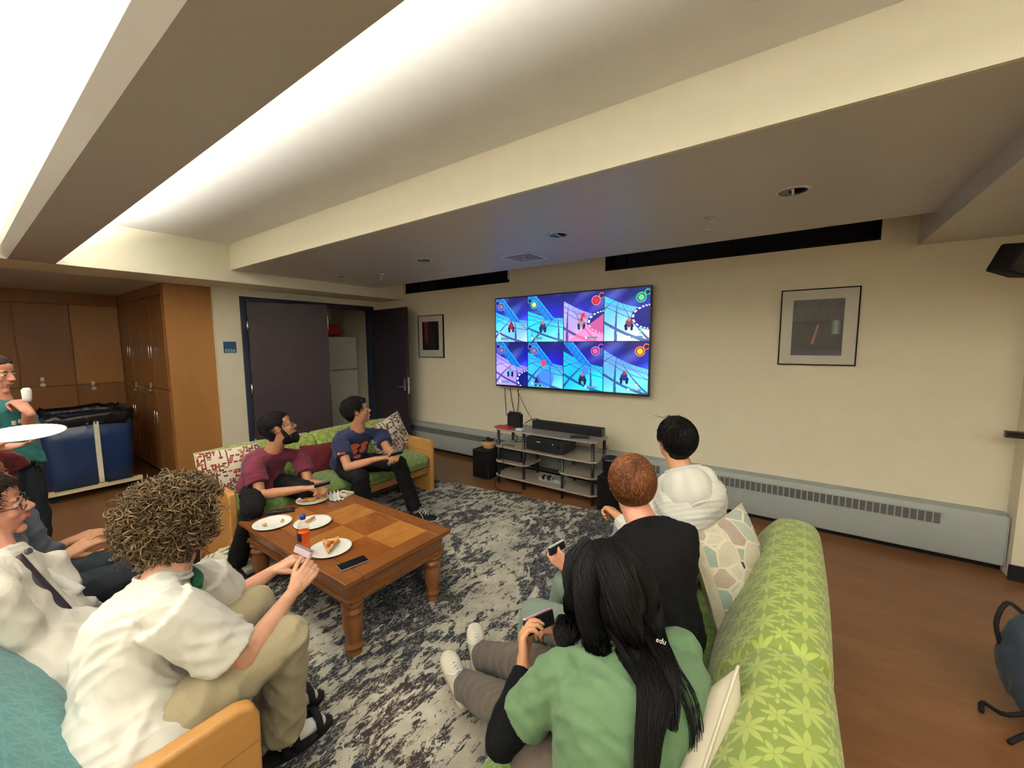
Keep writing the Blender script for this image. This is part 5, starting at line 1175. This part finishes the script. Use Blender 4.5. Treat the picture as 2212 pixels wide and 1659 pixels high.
for i in range(49):
    a = -math.pi*.80 + 2*math.pi*.80*i/48; bk_ = .5 + .5*math.cos(a); dr_ = -F*math.cos(a) + Rs*math.sin(a); row = []
    wv = .006*math.sin(a*7) + .004*math.sin(a*13+1)
    for r0, z0 in ((.066, -.010), (.070, .020), (.084, .034), (.104 + .020*bk_, .026), (.118 + .040*bk_, -.004 - .01*bk_), (.124 + .056*bk_, -.040 - .03*bk_), (.120 + .055*bk_, -.065 - .07*bk_), (.104 + .040*bk_, -.080 - .105*bk_), (.085 + .015*bk_, -.085 - .115*bk_), (.07, -.075 - .08*bk_)):
        fr_ = .72 if abs(a) > 1.5 else 1
        row.append(tuple(cN + dr_*((r0 + wv*(r0 > .08))*(1 - .06*abs(math.sin(a)))) + up*(z0 + .03*bk_ - .020 + wv*.8*(r0 > .09) + .012*math.sin(z0*90 + a*3)*(r0 > .11)) + F*(.02*(1-bk_))))
    Pg.append(row)
part('hood_rim', MB().tube([V(r[2]) for r in Pg], .010, 8), wh, r_, smooth=True); part('hood_hem', MB().tube([V(r[6]) for r in Pg[2:-2]], .006, 8), wh, r_, smooth=True)
hd_ = grid('hood', np.array(Pg), wh, None, None, thick=.012); s_ = hd_.modifiers.new('sub', 'SUBSURF'); s_.levels = s_.render_levels = 1; keep(hd_, r_); hd_['label'] = 'white hood lying folded on the shoulders'
for q in (-1, 1): part('drawstring', MB().tube(bez([cN + F*.10 + Rs*(q*.035), cN + F*.125 + Rs*(q*.035) - up*.06, cN + F*.14 + Rs*(q*.03) - up*.13], 8), .003, 6), wh, r_, smooth=True)
rs = np.random.RandomState(4); fly = []
for k in range(16):
    a = rs.uniform(-.06, .06); p0 = h.p(a, .03+rs.uniform(-.03, .03), .108); p1 = h.p(a*1.2, .070+rs.uniform(0, .02), .106+rs.uniform(0, .010)); p2 = h.p(a*1.3, .098+rs.uniform(0, .02), .085+rs.uniform(0, .022)); fly.append(bez([p0, p1, p2], 6))
tubes_mesh('loose_hair', np.array(fly), .0009, HR['black'], r_, 3)
col = MB(); c = J['neck'] + up*.018; part('inner_collar', col.tube([c + Rs*(.064*math.cos(a)) + F*(.060*math.sin(a)) - up*(.014*math.sin(a)) for a in np.linspace(0, 2*math.pi, 30)], .013, 10), cloth('grey_jersey', (.40, .40, .42), fold=.2), r_, smooth=True, label='pale grey inner collar')

# --- black shirt, auburn hair ---
Jk = dict(hip=(-.36, 1.38, .53), neck=(-0.472,1.553,0.896), head=(-0.557,1.629,1.006), sl=(-0.572,1.489,0.758), sr=(-0.359,1.601,0.832), el=(-0.630,1.348,0.559), wl=(-0.756,1.488,0.624), er=(-0.523,1.499,0.564), wr=(-0.724,1.606,0.593),
  hl=(-.40, 1.30, .52), hr=(-.38, 1.5, .52), kl=(-.80, 1.27, .52), kr=(-.80, 1.52, .52), al=(-.88, 1.30, .10), ar=(-.88, 1.58, .10))
fk = look(Jk['head'], (-2.2, 4.1, 1.5)); bk = cloth('black_shirt_cloth', (.003, .003, .004), fold=.25, amt=.03); st = cloth('sage_trouser_cloth', (.13, .17, .13), fold=.4)
M['hairtmp'] = HR['auburn']
r_, h, J, F, up, Rs = person(None, Jk, 'person with short auburn hair in a black shirt on the right green sofa', SK['pink'], fk, 1.0, (0, 0, 1), bk, 'long', st, kw=1.10, vox=.007, seed=11, bow=.10, cuff=.80, neckline=.058,
  hands=dict(l=(V((-0.853,1.476,0.683))-V((-0.756,1.488,0.624)), (-.5, -.6, .4), -1, (.5, .9, .6), .5), r=(V((-0.844,1.626,0.651))-V((-0.733,1.602,0.614)), (.0, -.4, 1), 1, (.7, .9, .6), .5)), fold_amp=.005)
hair_cap(h, r_, HR['auburn'], .006, vox=.0045, disp=folds(.002, 70, 6, 12), nape=-.06); strands_short(h, r_, HR['auburn'], 7000, .030, .0013, 12, .006, crown=(.01, -.055, .10), zmin=-.62, rr=(.089, .108, .101))
hc = (J['wl'].lerp(J['wr'], .5)); controller((-0.832,1.493,0.699), V((-0.828,1.593,0.688))-V((-0.842,1.411,0.702)), (-.3, -.25, .9), (M['blackmatte'], plain('pale_green_rail', (.55, .72, .60), .4)), 'black controller with a pale green edge held by the person in the black shirt', w=.115)
cord = J['wl'] + V(-.03, .05, .02)
tag(MB().tube(bez([cord, cord + V(0, 0, -.10), cord + V(.006, .004, -.16), cord + V(-.03, -.01, -.24), cord + V(.0, .0, -.27), cord + V(.022, .01, -.24), cord + V(.006, .004, -.16)], 30), .0028, 6).build('wrist_strap', M['black'], smooth=True), 'thin black wrist strap dangling from the controller with the pale green edge', 'strap')

# --- green shirt, long black hair ---
Jw = dict(hip=(-.31, .87, .49), neck=(-0.361,1.023,0.775), head=(-0.429,1.075,0.891), sl=(-0.464,0.859,0.740), sr=(-0.237,1.143,0.722), el=(-0.607,0.791,0.522), wl=(-0.642,0.950,0.611), er=(-0.506,1.195,0.403), wr=(-0.629,1.173,0.539),
  hl=(-.37, .79, .49), hr=(-.29, .96, .49), kl=(-0.640,0.911,0.480), kr=(-0.671,1.086,0.500), al=(-1.075,1.149,0.170), ar=(-1.149,1.343,0.140))
fw_ = look(Jw['head'], (-2.4, 3.2, .95)); gs = cloth('green_tee_cloth', (.095, .165, .082), fold=.35, amt=.04); br = cloth('brown_trouser_cloth', (.085, .066, .050), fold=.6)
M['hairtmp'] = HR['black']
r_, h, J, F, up, Rs = person(None, Jw, 'person with long black hair in a green T-shirt over black sleeves', SK['warm'], fw_, .97, (-.1, .0, 1), gs, 'short', br, kw=1.28, vox=.006, seed=14, bow=.05, neckline=.062, sl_len=.62, sl_r=.064,
  hands=dict(l=(V((-0.668,0.979,0.696))-V((-0.642,0.950,0.611)), (-.75, -.55, .1), -1, (.55, .8, .5), .5), r=((-.35, -.25, .75), (.6, .5, .2), 1, (.75, .9, .6), .5)), hand_k=.97, fold_amp=.006)
# the black long-sleeved shirt underneath
mb = MB()
for q in 'lr':
    s, e, w = J['s'+q], J['e'+q], J['w'+q]; mb.cap(s, e, .050, .048); mb.tube([e, e.lerp(w, .3), e.lerp(w, .6), e.lerp(w, .95)], [.048, .047, .040, .033], 18); mb.ell(e, .048, .048, .048)
sl = link('undershirt', remesh(mb, .006, 3, folds(.005, 22, 6, 30)), bk); keep(sl, r_)
sl['label'] = 'black long sleeves under the green T-shirt'
def long_(mb): h.ell(mb, (0, -.050, -.02), (.098, .072, .115), 24, 16); h.ell(mb, (0, -.075, -.11), (.080, .050, .075), 20, 12); h.ell(mb, (-.066, -.01, -.05), (.034, .050, .10)); h.ell(mb, (.072, -.03, -.05), (.026, .045, .09))
hair_cap(h, r_, HR['black'], .012, vox=.006, nape=-.09, extra=long_, disp=folds(.006, 16, 6, 44, (1, 1, .12)))
def lock(n, guides, spread, rad, seed, name='long_hair', K=16, root=None):
    """strands following a guide curve, spread[i] = radius of the lock along it"""
    rs = np.random.RandomState(seed); Gd = np.array(bez(guides, K)); sp = np.interp(np.linspace(0, 1, K), np.linspace(0, 1, len(spread)), spread)
    P = np.zeros((n, K, 3)); a = rs.uniform(0, 2*np.pi, n); q = np.sqrt(rs.uniform(0, 1, n)); T = np.gradient(Gd, axis=0); T /= np.linalg.norm(T, axis=1, keepdims=True)
    s1 = np.cross(T, np.array([.3, .2, 1.])+1e-3); s1 /= np.linalg.norm(s1, axis=1, keepdims=True); s2 = np.cross(T, s1); ph = rs.uniform(0, 6.28, n); fr = rs.uniform(1.5, 4, n); am = rs.uniform(.0, .010, n)
    for i in range(K):
        t = i/(K-1); w = sp[i]; ox = np.cos(a)*q*w + am*np.sin(fr*t*3+ph)*t; oy = np.sin(a)*q*w*.6 + am*np.cos(fr*t*3+ph)*t
        P[:, i] = Gd[i] + ox[:, None]*s1[i] + oy[:, None]*s2[i]
    # ragged ends
    cut = rs.uniform(.82, 1.0, n); 
    for j in range(n):
        m = cut[j]; tt = np.linspace(0, 1, K)*m*(K-1); k0 = np.minimum(tt.astype(int), K-2); f = (tt-k0)[:, None]; P[j] = P[j][k0]*(1-f) + P[j][k0+1]*f
    return tubes_mesh(name, P, rad*np.linspace(1, .45, K), HR['black'], root or r_, 3)
def Bk(t, lat, out): return J['hip'].lerp(J['neck'], t) - F*(.130 + .05*4*t*(1-t)*1.0 + out - (.04*(t-.8)/.2 if t > .8 else 0)) + Rs*lat
lock(2200, [h.p(.0, .01, .115), h.p(.0, -.095, .09), h.p(0, -.140, -.01), h.p(.01, -.145, -.10), Bk(.86, -.03, .06), Bk(.66, -.055, .04), Bk(.42, -.065, .04), Bk(.08, -.06, .04)], [.05, .062, .070, .056, .038, .028, .020, .007], .0016, 1)
lock(1400, [h.p(-.02, .03, .108), h.p(-.082, .01, .07), h.p(-.108, -.005, -.02), h.p(-.112, .0, -.10), (-0.491,0.933,0.795), (-0.476,0.915,0.766)], [.045, .05, .046, .044, .034, .02], .0016, 2)
lock(1500, [h.p(-.02, -.02, .114), h.p(-.075, -.065, .07), h.p(-.09, -.095, -.02), h.p(-.075, -.115, -.10), (-0.395,0.928,0.802), (-0.387,0.910,0.805)], [.045, .05, .05, .05, .04, .02], .0016, 5)
lock(1500, [h.p(.02, .02, .110), h.p(.082, -.02, .07), h.p(.106, -.05, -.02), h.p(.09, -.095, -.10), Bk(.94, .03, .05), Bk(.80, .015, .04), Bk(.62, .0, .04)], [.04, .05, .048, .040, .022, .012, .006], .0016, 3)
lock(45, [h.p(.06, -.09, -.05), Bk(.92, .04, .03), Bk(.75, .07, .012), Bk(.5, .085, .01), Bk(.2, .07, .012)], [.03, .03, .03, .02, .008], .0012, 4)
lock(120, [h.p(-.03, -.10, -.05), Bk(.9, -.03, .03), Bk(.65, -.05, .02), Bk(.4, -.05, .02), Bk(.2, .0, .03)], [.03, .03, .02, .015, .008], .0012, 6)
part('hair_parting', MB().tube([h.p(.028, .045, .1155), h.p(.030, .01, .1215), h.p(.030, -.03, .115)], [.002, .003, .001], 6), SK['warm'], r_, smooth=True)
text('shirt_lettering', 'edu', M['white'], r_, V((-0.250,0.989,0.848)), (.75, .55, -.35), (.2, .25, .9), .019)
cA, cB = V((-0.670,1.002,0.692)), V((-0.665,1.160,0.642)); controller((cA+cB)/2, cB-cA, (-.3, -.4, .8), (M['blackmatte'], plain('pink_rail', (.75, .40, .55), .4)), 'black controller with a pink edge held by the person in the green T-shirt', w=(cB-cA).length*1.05, d_=.048)
ws = cloth('off_white_leather', (.62, .58, .46), 100, .25, .5, fsc=30); gum = plain('tan_gum_sole', (.42, .28, .16), .6); navy = plain('navy_sock', (.012, .014, .03), .9)
for q, d in (('l', (-.75, .35, .22)), ('r', (-.62, .55, .25))):
    an = J['a'+q]; kn = J['k'+q]; part('sock', MB().tube([an + (kn-an).normalized()*.03, an - V(0, 0, .03)], [.040, .042], 14), navy, r_, smooth=True)
    shoe(an - V(.02, -.01, .0), d, ws, gum, r_, lace=M['white'])
# --- white tee, curly hair, near sofa ---
Jc = dict(hip=(-1.49, .24, .53), neck=(-1.673,0.352,0.850), head=(-1.730,0.439,0.983), sl=(-1.809,0.497,0.713), sr=(-1.466,0.301,0.836), el=(-1.831,0.574,0.567), wl=(-1.862,0.766,0.598), er=(-1.410,0.471,0.590), wr=(-1.585,0.721,0.630),
  hl=(-1.58, .27, .51), hr=(-1.41, .23, .51), kl=(-1.752,0.636,0.540), kr=(-1.462,0.626,0.540), al=(-1.698,0.678,0.110), ar=(-1.563,0.637,0.100))
fc = look(Jc['head'], (-2.0, 4.1, 1.2)); wt = cloth('white_tee_cloth', (.66, .64, .57), 320, .4, amt=.03, fd=.018); kh = cloth('khaki_cloth', (.34, .285, .175), 220, .5, amt=.05)
M['hairtmp'] = HR['curly']
r_, h, J, F, up, Rs = person(None, Jc, 'person with curly sandy hair in a white T-shirt on the near teal sofa', SK['light'], fc, 1.0, (.05, .1, 1), wt, 'short', kh, kw=1.0, vox=.006, seed=21, bow=.06, neckline=.066, sl_len=.80, sl_r=.083,
  hands=dict(r=((-.05, .75, .55), (.75, .0, .55), -1, (.7, .9, .5), .6), l=((.30, .85, .30), (-.1, -.35, .9), 1, (.6, .9, .5), .6)), fold_amp=.009, leg_r=(.084, .078, .078), hemlow=.18, hemflare=.045)
hair_cap(h, r_, HR['curly'], .020, vox=.007, disp=folds(.014, 38, 7, 22), nape=-.10)
rs = np.random.RandomState(8); D = fib(5200); keepm = ~((D[:, 1] > .50) & (D[:, 2] < .55)) & (D[:, 2] > -.78) & ~((D[:, 1] > .05) & (D[:, 2] < -.25)); D = D[keepm]; K = 15; n = len(D); tt = np.linspace(0, 1, K)
root_ = D*np.array([.088, .105, .100]) + np.array([0, -.028, .030]); out = D*rs.uniform(.018, .052, (n, 1)); Ls = rs.uniform(.03, .07, (n, 1)); dwn = rs.normal(size=(n, 3))*.7; dwn[:, 2] -= .55; dwn -= (dwn*D).sum(1, keepdims=True)*D*.8; dwn /= np.linalg.norm(dwn, axis=1, keepdims=True)
s1 = np.cross(D, dwn); s1 /= np.linalg.norm(s1, axis=1, keepdims=True); ph = rs.uniform(0, 6.28, n); fr = rs.uniform(1.2, 2.6, n); am = rs.uniform(.006, .013, n); sg = rs.choice([-1, 1], n)
P = np.zeros((n, K, 3))
for i, t in enumerate(tt):
    a = ph + sg*fr*2*np.pi*t; e = min(1, t*3)
    P[:, i] = root_ + out*math.sin(min(1, t*1.6)*1.5) + dwn*Ls*t + s1*(am*np.cos(a)*e)[:, None] + D*(am*np.sin(a)*e)[:, None]
Wd = np.array([list(h.r), list(h.f), list(h.u)])*h.k; P = P@Wd + np.array(h.c)
tubes_mesh('curls', P, .0021*np.array([.6, .9] + [1]*(K-5) + [.9, .7, .3]), HR['curly'], r_, 4)
# green lanyard scarf at the collar
gc = cloth('dark_green_cloth', (.008, .085, .035), fold=.3); c = J['neck']
part('green_collar', MB().tube(bez([c - Rs*.075 - F*.035 + up*.0, c - Rs*.088 + F*.02 - up*.008, c - Rs*.06 + F*.075 - up*.035, c + Rs*.0 + F*.10 - up*.06], 16), [.012 + .010*math.sin(3.1*i/15) for i in range(16)], 10), gc, r_, smooth=True, label='dark green collar showing at the left side of the neck')
cc_ = V((-1.682,0.811,0.720)); cR = (V((-1.635,0.820,0.715)) - V((-1.734,0.800,0.730))).normalized()
controller(cc_, cR, (.1, .35, .9), (plain('pink_controller', (.72, .52, .60), .4), plain('grey_rail', (.20, .19, .18), .4)), 'pale pink and grey controller held by the curly-haired person', w=.095, d_=.03, th=.02, two=True)
tag(MB().tube(bez([cc_ + V(.03, .01, -.02), cc_ + V(.05, .0, -.05), cc_ + V(.03, .0, -.10), cc_ + V(.01, .0, -.19)], 14), .003, 6).build('wrist_strap', M['black'], smooth=True), 'black wrist strap hanging from the pink controller', 'strap')
for q in 'lr':
    an = J['a'+q]; part('sock', MB().tube([an + V(0, 0, .06), an - V(0, 0, .02)], [.042, .042], 14).cap(an - V(0, 0, .035), an + V(.02, .13, -.055), .036, .026), M['napkin'], r_, smooth=True)
    sd = V(0, 0, 0); b = an + V(.01, .05, -.088); d = V(.12, 1, 0).normalized(); s = V(1, -.12, 0).normalized()
    sn = MB().rings([[b + d*(.135*math.cos(a)) + s*(.052*math.sin(a)) + V(0, 0, z) for a in np.linspace(0, 2*math.pi, 26, endpoint=False)] for z in (0, .024)]); so = part('sandal', sn, M['blackmatte'], r_, bevel=.004)
    for o_ in (.07, -.02, -.06):
        st_ = MB().tube([b + d*o_ + s*.05 + V(0, 0, .02), b + d*o_ + s*.03 + V(0, 0, .075), b + d*o_ - s*.03 + V(0, 0, .075), b + d*o_ - s*.05 + V(0, 0, .02)], .014, 8).build('sandal_strap', M['blackmatte'], None, smooth=True); st_.parent = so

# --- cream fleece jacket and glasses, near sofa left ---
Jg = dict(hip=(-2.0, .12, .53), neck=(-2.284,0.026,0.859), head=(-2.344,0.027,1.018), sl=(-2.352,0.160,0.738), sr=(-1.986,0.014,0.833), el=(-2.248,0.190,0.579), wl=(-2.374,0.284,0.474), er=(-1.990,0.098,0.540), wr=(-2.204,0.204,0.437),
  hl=(-2.10, .12, .51), hr=(-1.92, .08, .51), kl=(-2.12, .56, .52), kr=(-1.90, .55, .52), al=(-2.12, .58, .10), ar=(-1.92, .58, .10))
cf = cloth('cream_fleece', (.60, .56, .48), 150, .5, amt=.05); jn = cloth('blue_jeans_cloth', (.015, .045, .11), 300, .4)
fg = look(Jg['head'], (-1.6, 4.0, 1.3))
def collar_(mb, J, F, up, Rs, h):
    c = J['neck'] + up*.005; P = [c + Rs*(.082*math.cos(a)) + F*(.075*math.sin(a)) - up*.02*math.sin(a) for a in np.linspace(.3, 2*math.pi-.6, 20)]; mb.tube(P, .019, 10); mb.tube([p - up*.02 for p in P], .022, 10)
M['hairtmp'] = HR['dark']
r_, h, J, F, up, Rs = person(None, Jg, 'person with glasses in a cream fleece jacket at the left edge', SK['pink'], fg, 1.03, (.1, -.1, 1), cf, 'long', jn, kw=1.1, vox=.0065, seed=31, bow=.05, cuff=.80, longcuff=1.2, extra_shirt=collar_, hemlow=.22, hemflare=.055, neckline=.062,
  hands=dict(l=((.6, .75, .1), (-.1, -.3, .9), 1, (.8, .9, .5)), r=((.3, .9, .1), (.2, -.2, 1), -1, (.8, .9, .5))), fold_amp=.012)
hair_cap(h, r_, HR['dark'], .012, vox=.006, disp=folds(.006, 40, 6, 32), nape=-.05); strands_short(h, r_, HR['dark'], 1500, .05, .0015, 33, .010)
glasses(h, r_, M['black'], .026)
c = J['neck']; lp = [V((-2.239,0.064,0.899)), V((-2.224,0.111,0.792)), V((-2.195,0.165,0.667)), V((-2.143,0.214,0.562))]
part('jacket_placket', MB().tube(bez(lp, 16), [.012, .014, .016, .018, .018, .019, .019, .019, .019, .019, .019, .019, .018, .018, .016, .014], 10), cf, r_, smooth=True, label='raised cream front edge of the open jacket')
lp2 = [V((-2.184,0.074,0.869)), V((-2.141,0.117,0.766)), V((-2.106,0.165,0.648)), V((-2.078,0.208,0.533))]; part('jacket_lining', MB().tube(bez(lp2, 16), .021, 10), plain('black_satin', (.03, .022, .024), .35, .5, bump=.4, bsc=15, bd=.01), r_, smooth=True, label='dark shiny lining of the open jacket front')
part('white_undershirt', MB().tube(bez([V((-2.328,0.092,0.851)), V((-2.296,0.140,0.748)), V((-2.268,0.189,0.683)), V((-2.248,0.222,0.638))], 12), .022, 10), M['napkin'], r_, smooth=True, label='white shirt seen in the open jacket')
part('jacket_button', MB().cyl(c + Rs*.05 + F*.098 - up*.05, c + Rs*.052 + F*.108 - up*.052, .011, n=14), M['heatfin'], r_)

# --- dark jacket, behind ---
Jd = dict(hip=(-2.62, .10, .53), neck=(-2.936,0.027,0.846), head=(-3.056,0.032,0.980), sl=(-3.081,0.135,0.758), sr=(-2.669,0.035,0.762), el=(-2.968,0.190,0.554), wl=(-2.981,0.274,0.605), er=(-2.599,0.115,0.601), wr=(-2.740,0.238,0.623),
  hl=(-2.70, .15, .52), hr=(-2.52, .12, .52), kl=(-2.72, .60, .53), kr=(-2.48, .60, .53), al=(-2.74, .64, .10), ar=(-2.50, .64, .10))
dj = cloth('grey_denim_cloth', (.075, .080, .10), 260, .5, amt=.2); dk = cloth('charcoal_trouser_cloth', (.020, .025, .030), fold=.4)
fd = look(Jd['head'], (-1.5, 4, 1.4)); M['hairtmp'] = HR['dark']
r_, h, J, F, up, Rs = person(None, Jd, 'person in a dark grey denim jacket beyond the cream fleece jacket, hands together', SK['tan'], fd, 1.0, (.05, 0, 1), dj, 'long', dk, kw=1.0, vox=.008, seed=41, bow=.04, cuff=.82, longcuff=1.1,
  hands=dict(l=(V((-2.941,0.368,0.633))-V((-2.981,0.274,0.605)), (.1, -.5, .9), -1, (.4, .5, .4)), r=(V((-2.752,0.334,0.664))-V((-2.740,0.238,0.623)), (.5, -.5, .7), 1, (.4, .5, .4))), fold_amp=.012)
hair_cap(h, r_, HR['dark'], .012, vox=.007, disp=folds(.006, 40, 6, 42))
part('jacket_pocket', MB().obox(V((-2.609,0.293,0.506)), (F+Rs*.3).normalized(), up.cross(F).normalized(), V(0, 0, 1), .06, .04, .008), dj, r_, bevel=.004)

# --- standing person, teal shirt ---
Js = dict(hip=(-3.952,0.172,0.908), neck=(-4.018,0.168,1.257), head=(-4.004,0.150,1.431), sl=(-4.109,0.240,1.168), sr=(-3.937,0.098,1.216), el=(-4.101,0.269,0.960), wl=(-3.786,0.254,1.208), er=(-3.728,0.053,1.048), wr=(-3.253,0.103,1.097),
  hl=(-3.975,0.212,0.865), hr=(-3.922,0.130,0.895), kl=(-3.998,0.224,0.598), kr=(-3.953,0.136,0.623), al=(-4.036,0.213,0.332), ar=(-4.007,0.126,0.365))
Js = {k: V(v) for k, v in Js.items()}
_z = Js['hip'].z; 
for q in 'lr': a_ = Js['h'+q]; Js['k'+q] = V(a_.x+.02, a_.y+.03, .50); Js['a'+q] = V(a_.x, a_.y+.02, .10)
tl = cloth('teal_tee_cloth', (.028, .155, .145), fold=.4); fs_ = V(.65, .75, -.12)
M['hairtmp'] = HR['dark']
r_, h, J, F, up, Rs = person(None, Js, 'person standing at the left edge in a teal T-shirt, eating with one hand', SK['pink'], fs_, .98, (0, 0, 1), tl, 'short', dk, kw=.92, vox=.0085, seed=51, bow=.0,
  hands=dict(l=((-.5, -.35, .65), (.7, .5, .3), 1, (1.0, .9, .5)), r=((.55, .6, .0), (.1, .2, -1), -1, (.2, .2, .2))), fold_amp=.009, hemlow=.10, hemflare=.002)
hair_cap(h, r_, HR['dark'], .012, vox=.008, disp=folds(.006, 40, 6, 52))
for q in 'lr': shoe(J['a'+q], (.7, .7, 0), M['blackmatte'], M['white'], r_)
ch = J['hip'].lerp(J['neck'], .60)
lt = [[( -.085+.03*i + .004*math.sin(i), .02-.003*(i-2.5)**2 ), (-.062+.03*i, .02-.003*(i-2.5)**2), (-.062+.03*i, -.006-.003*(i-2.5)**2), (-.085+.03*i, -.006-.003*(i-2.5)**2)] for i in range(6)]
decal('shirt_print', r_, lt, M['strap'], ch, -Rs, up, F)
ct = MB().lathe([(.016, 0), (.020, .02), (.021, .07), (.012, .082), (.002, .083)], (-3.681,0.251,1.274), 18).build('wrapper', M['napkin'], smooth=True); tag(ct, 'crumpled white wrapper in the raised hand of the standing person', 'wrapper')
pc_ = V((-2.953,0.180,1.182)); plate(pc_.x, pc_.y, pc_.z, .135, 'white paper plate held up by the standing person at the left edge', tilt=Matrix.Rotation(.13, 3, V(.15, 1, 0)))
mj = remesh(MB().cap((-3.544,0.105,1.004), (-3.596,0.183,0.937), .055, .04).cap((-3.600,0.117,0.926), (-3.647,0.127,0.780), .045, .05), .008, 3, folds(.012, 24, 5, 60))
o = link('jacket', mj, cloth('maroon_jacket_cloth', (.12, .016, .018), fold=.4)); tag(o, 'dark red jacket hanging over the arm of the standing person', 'jacket')
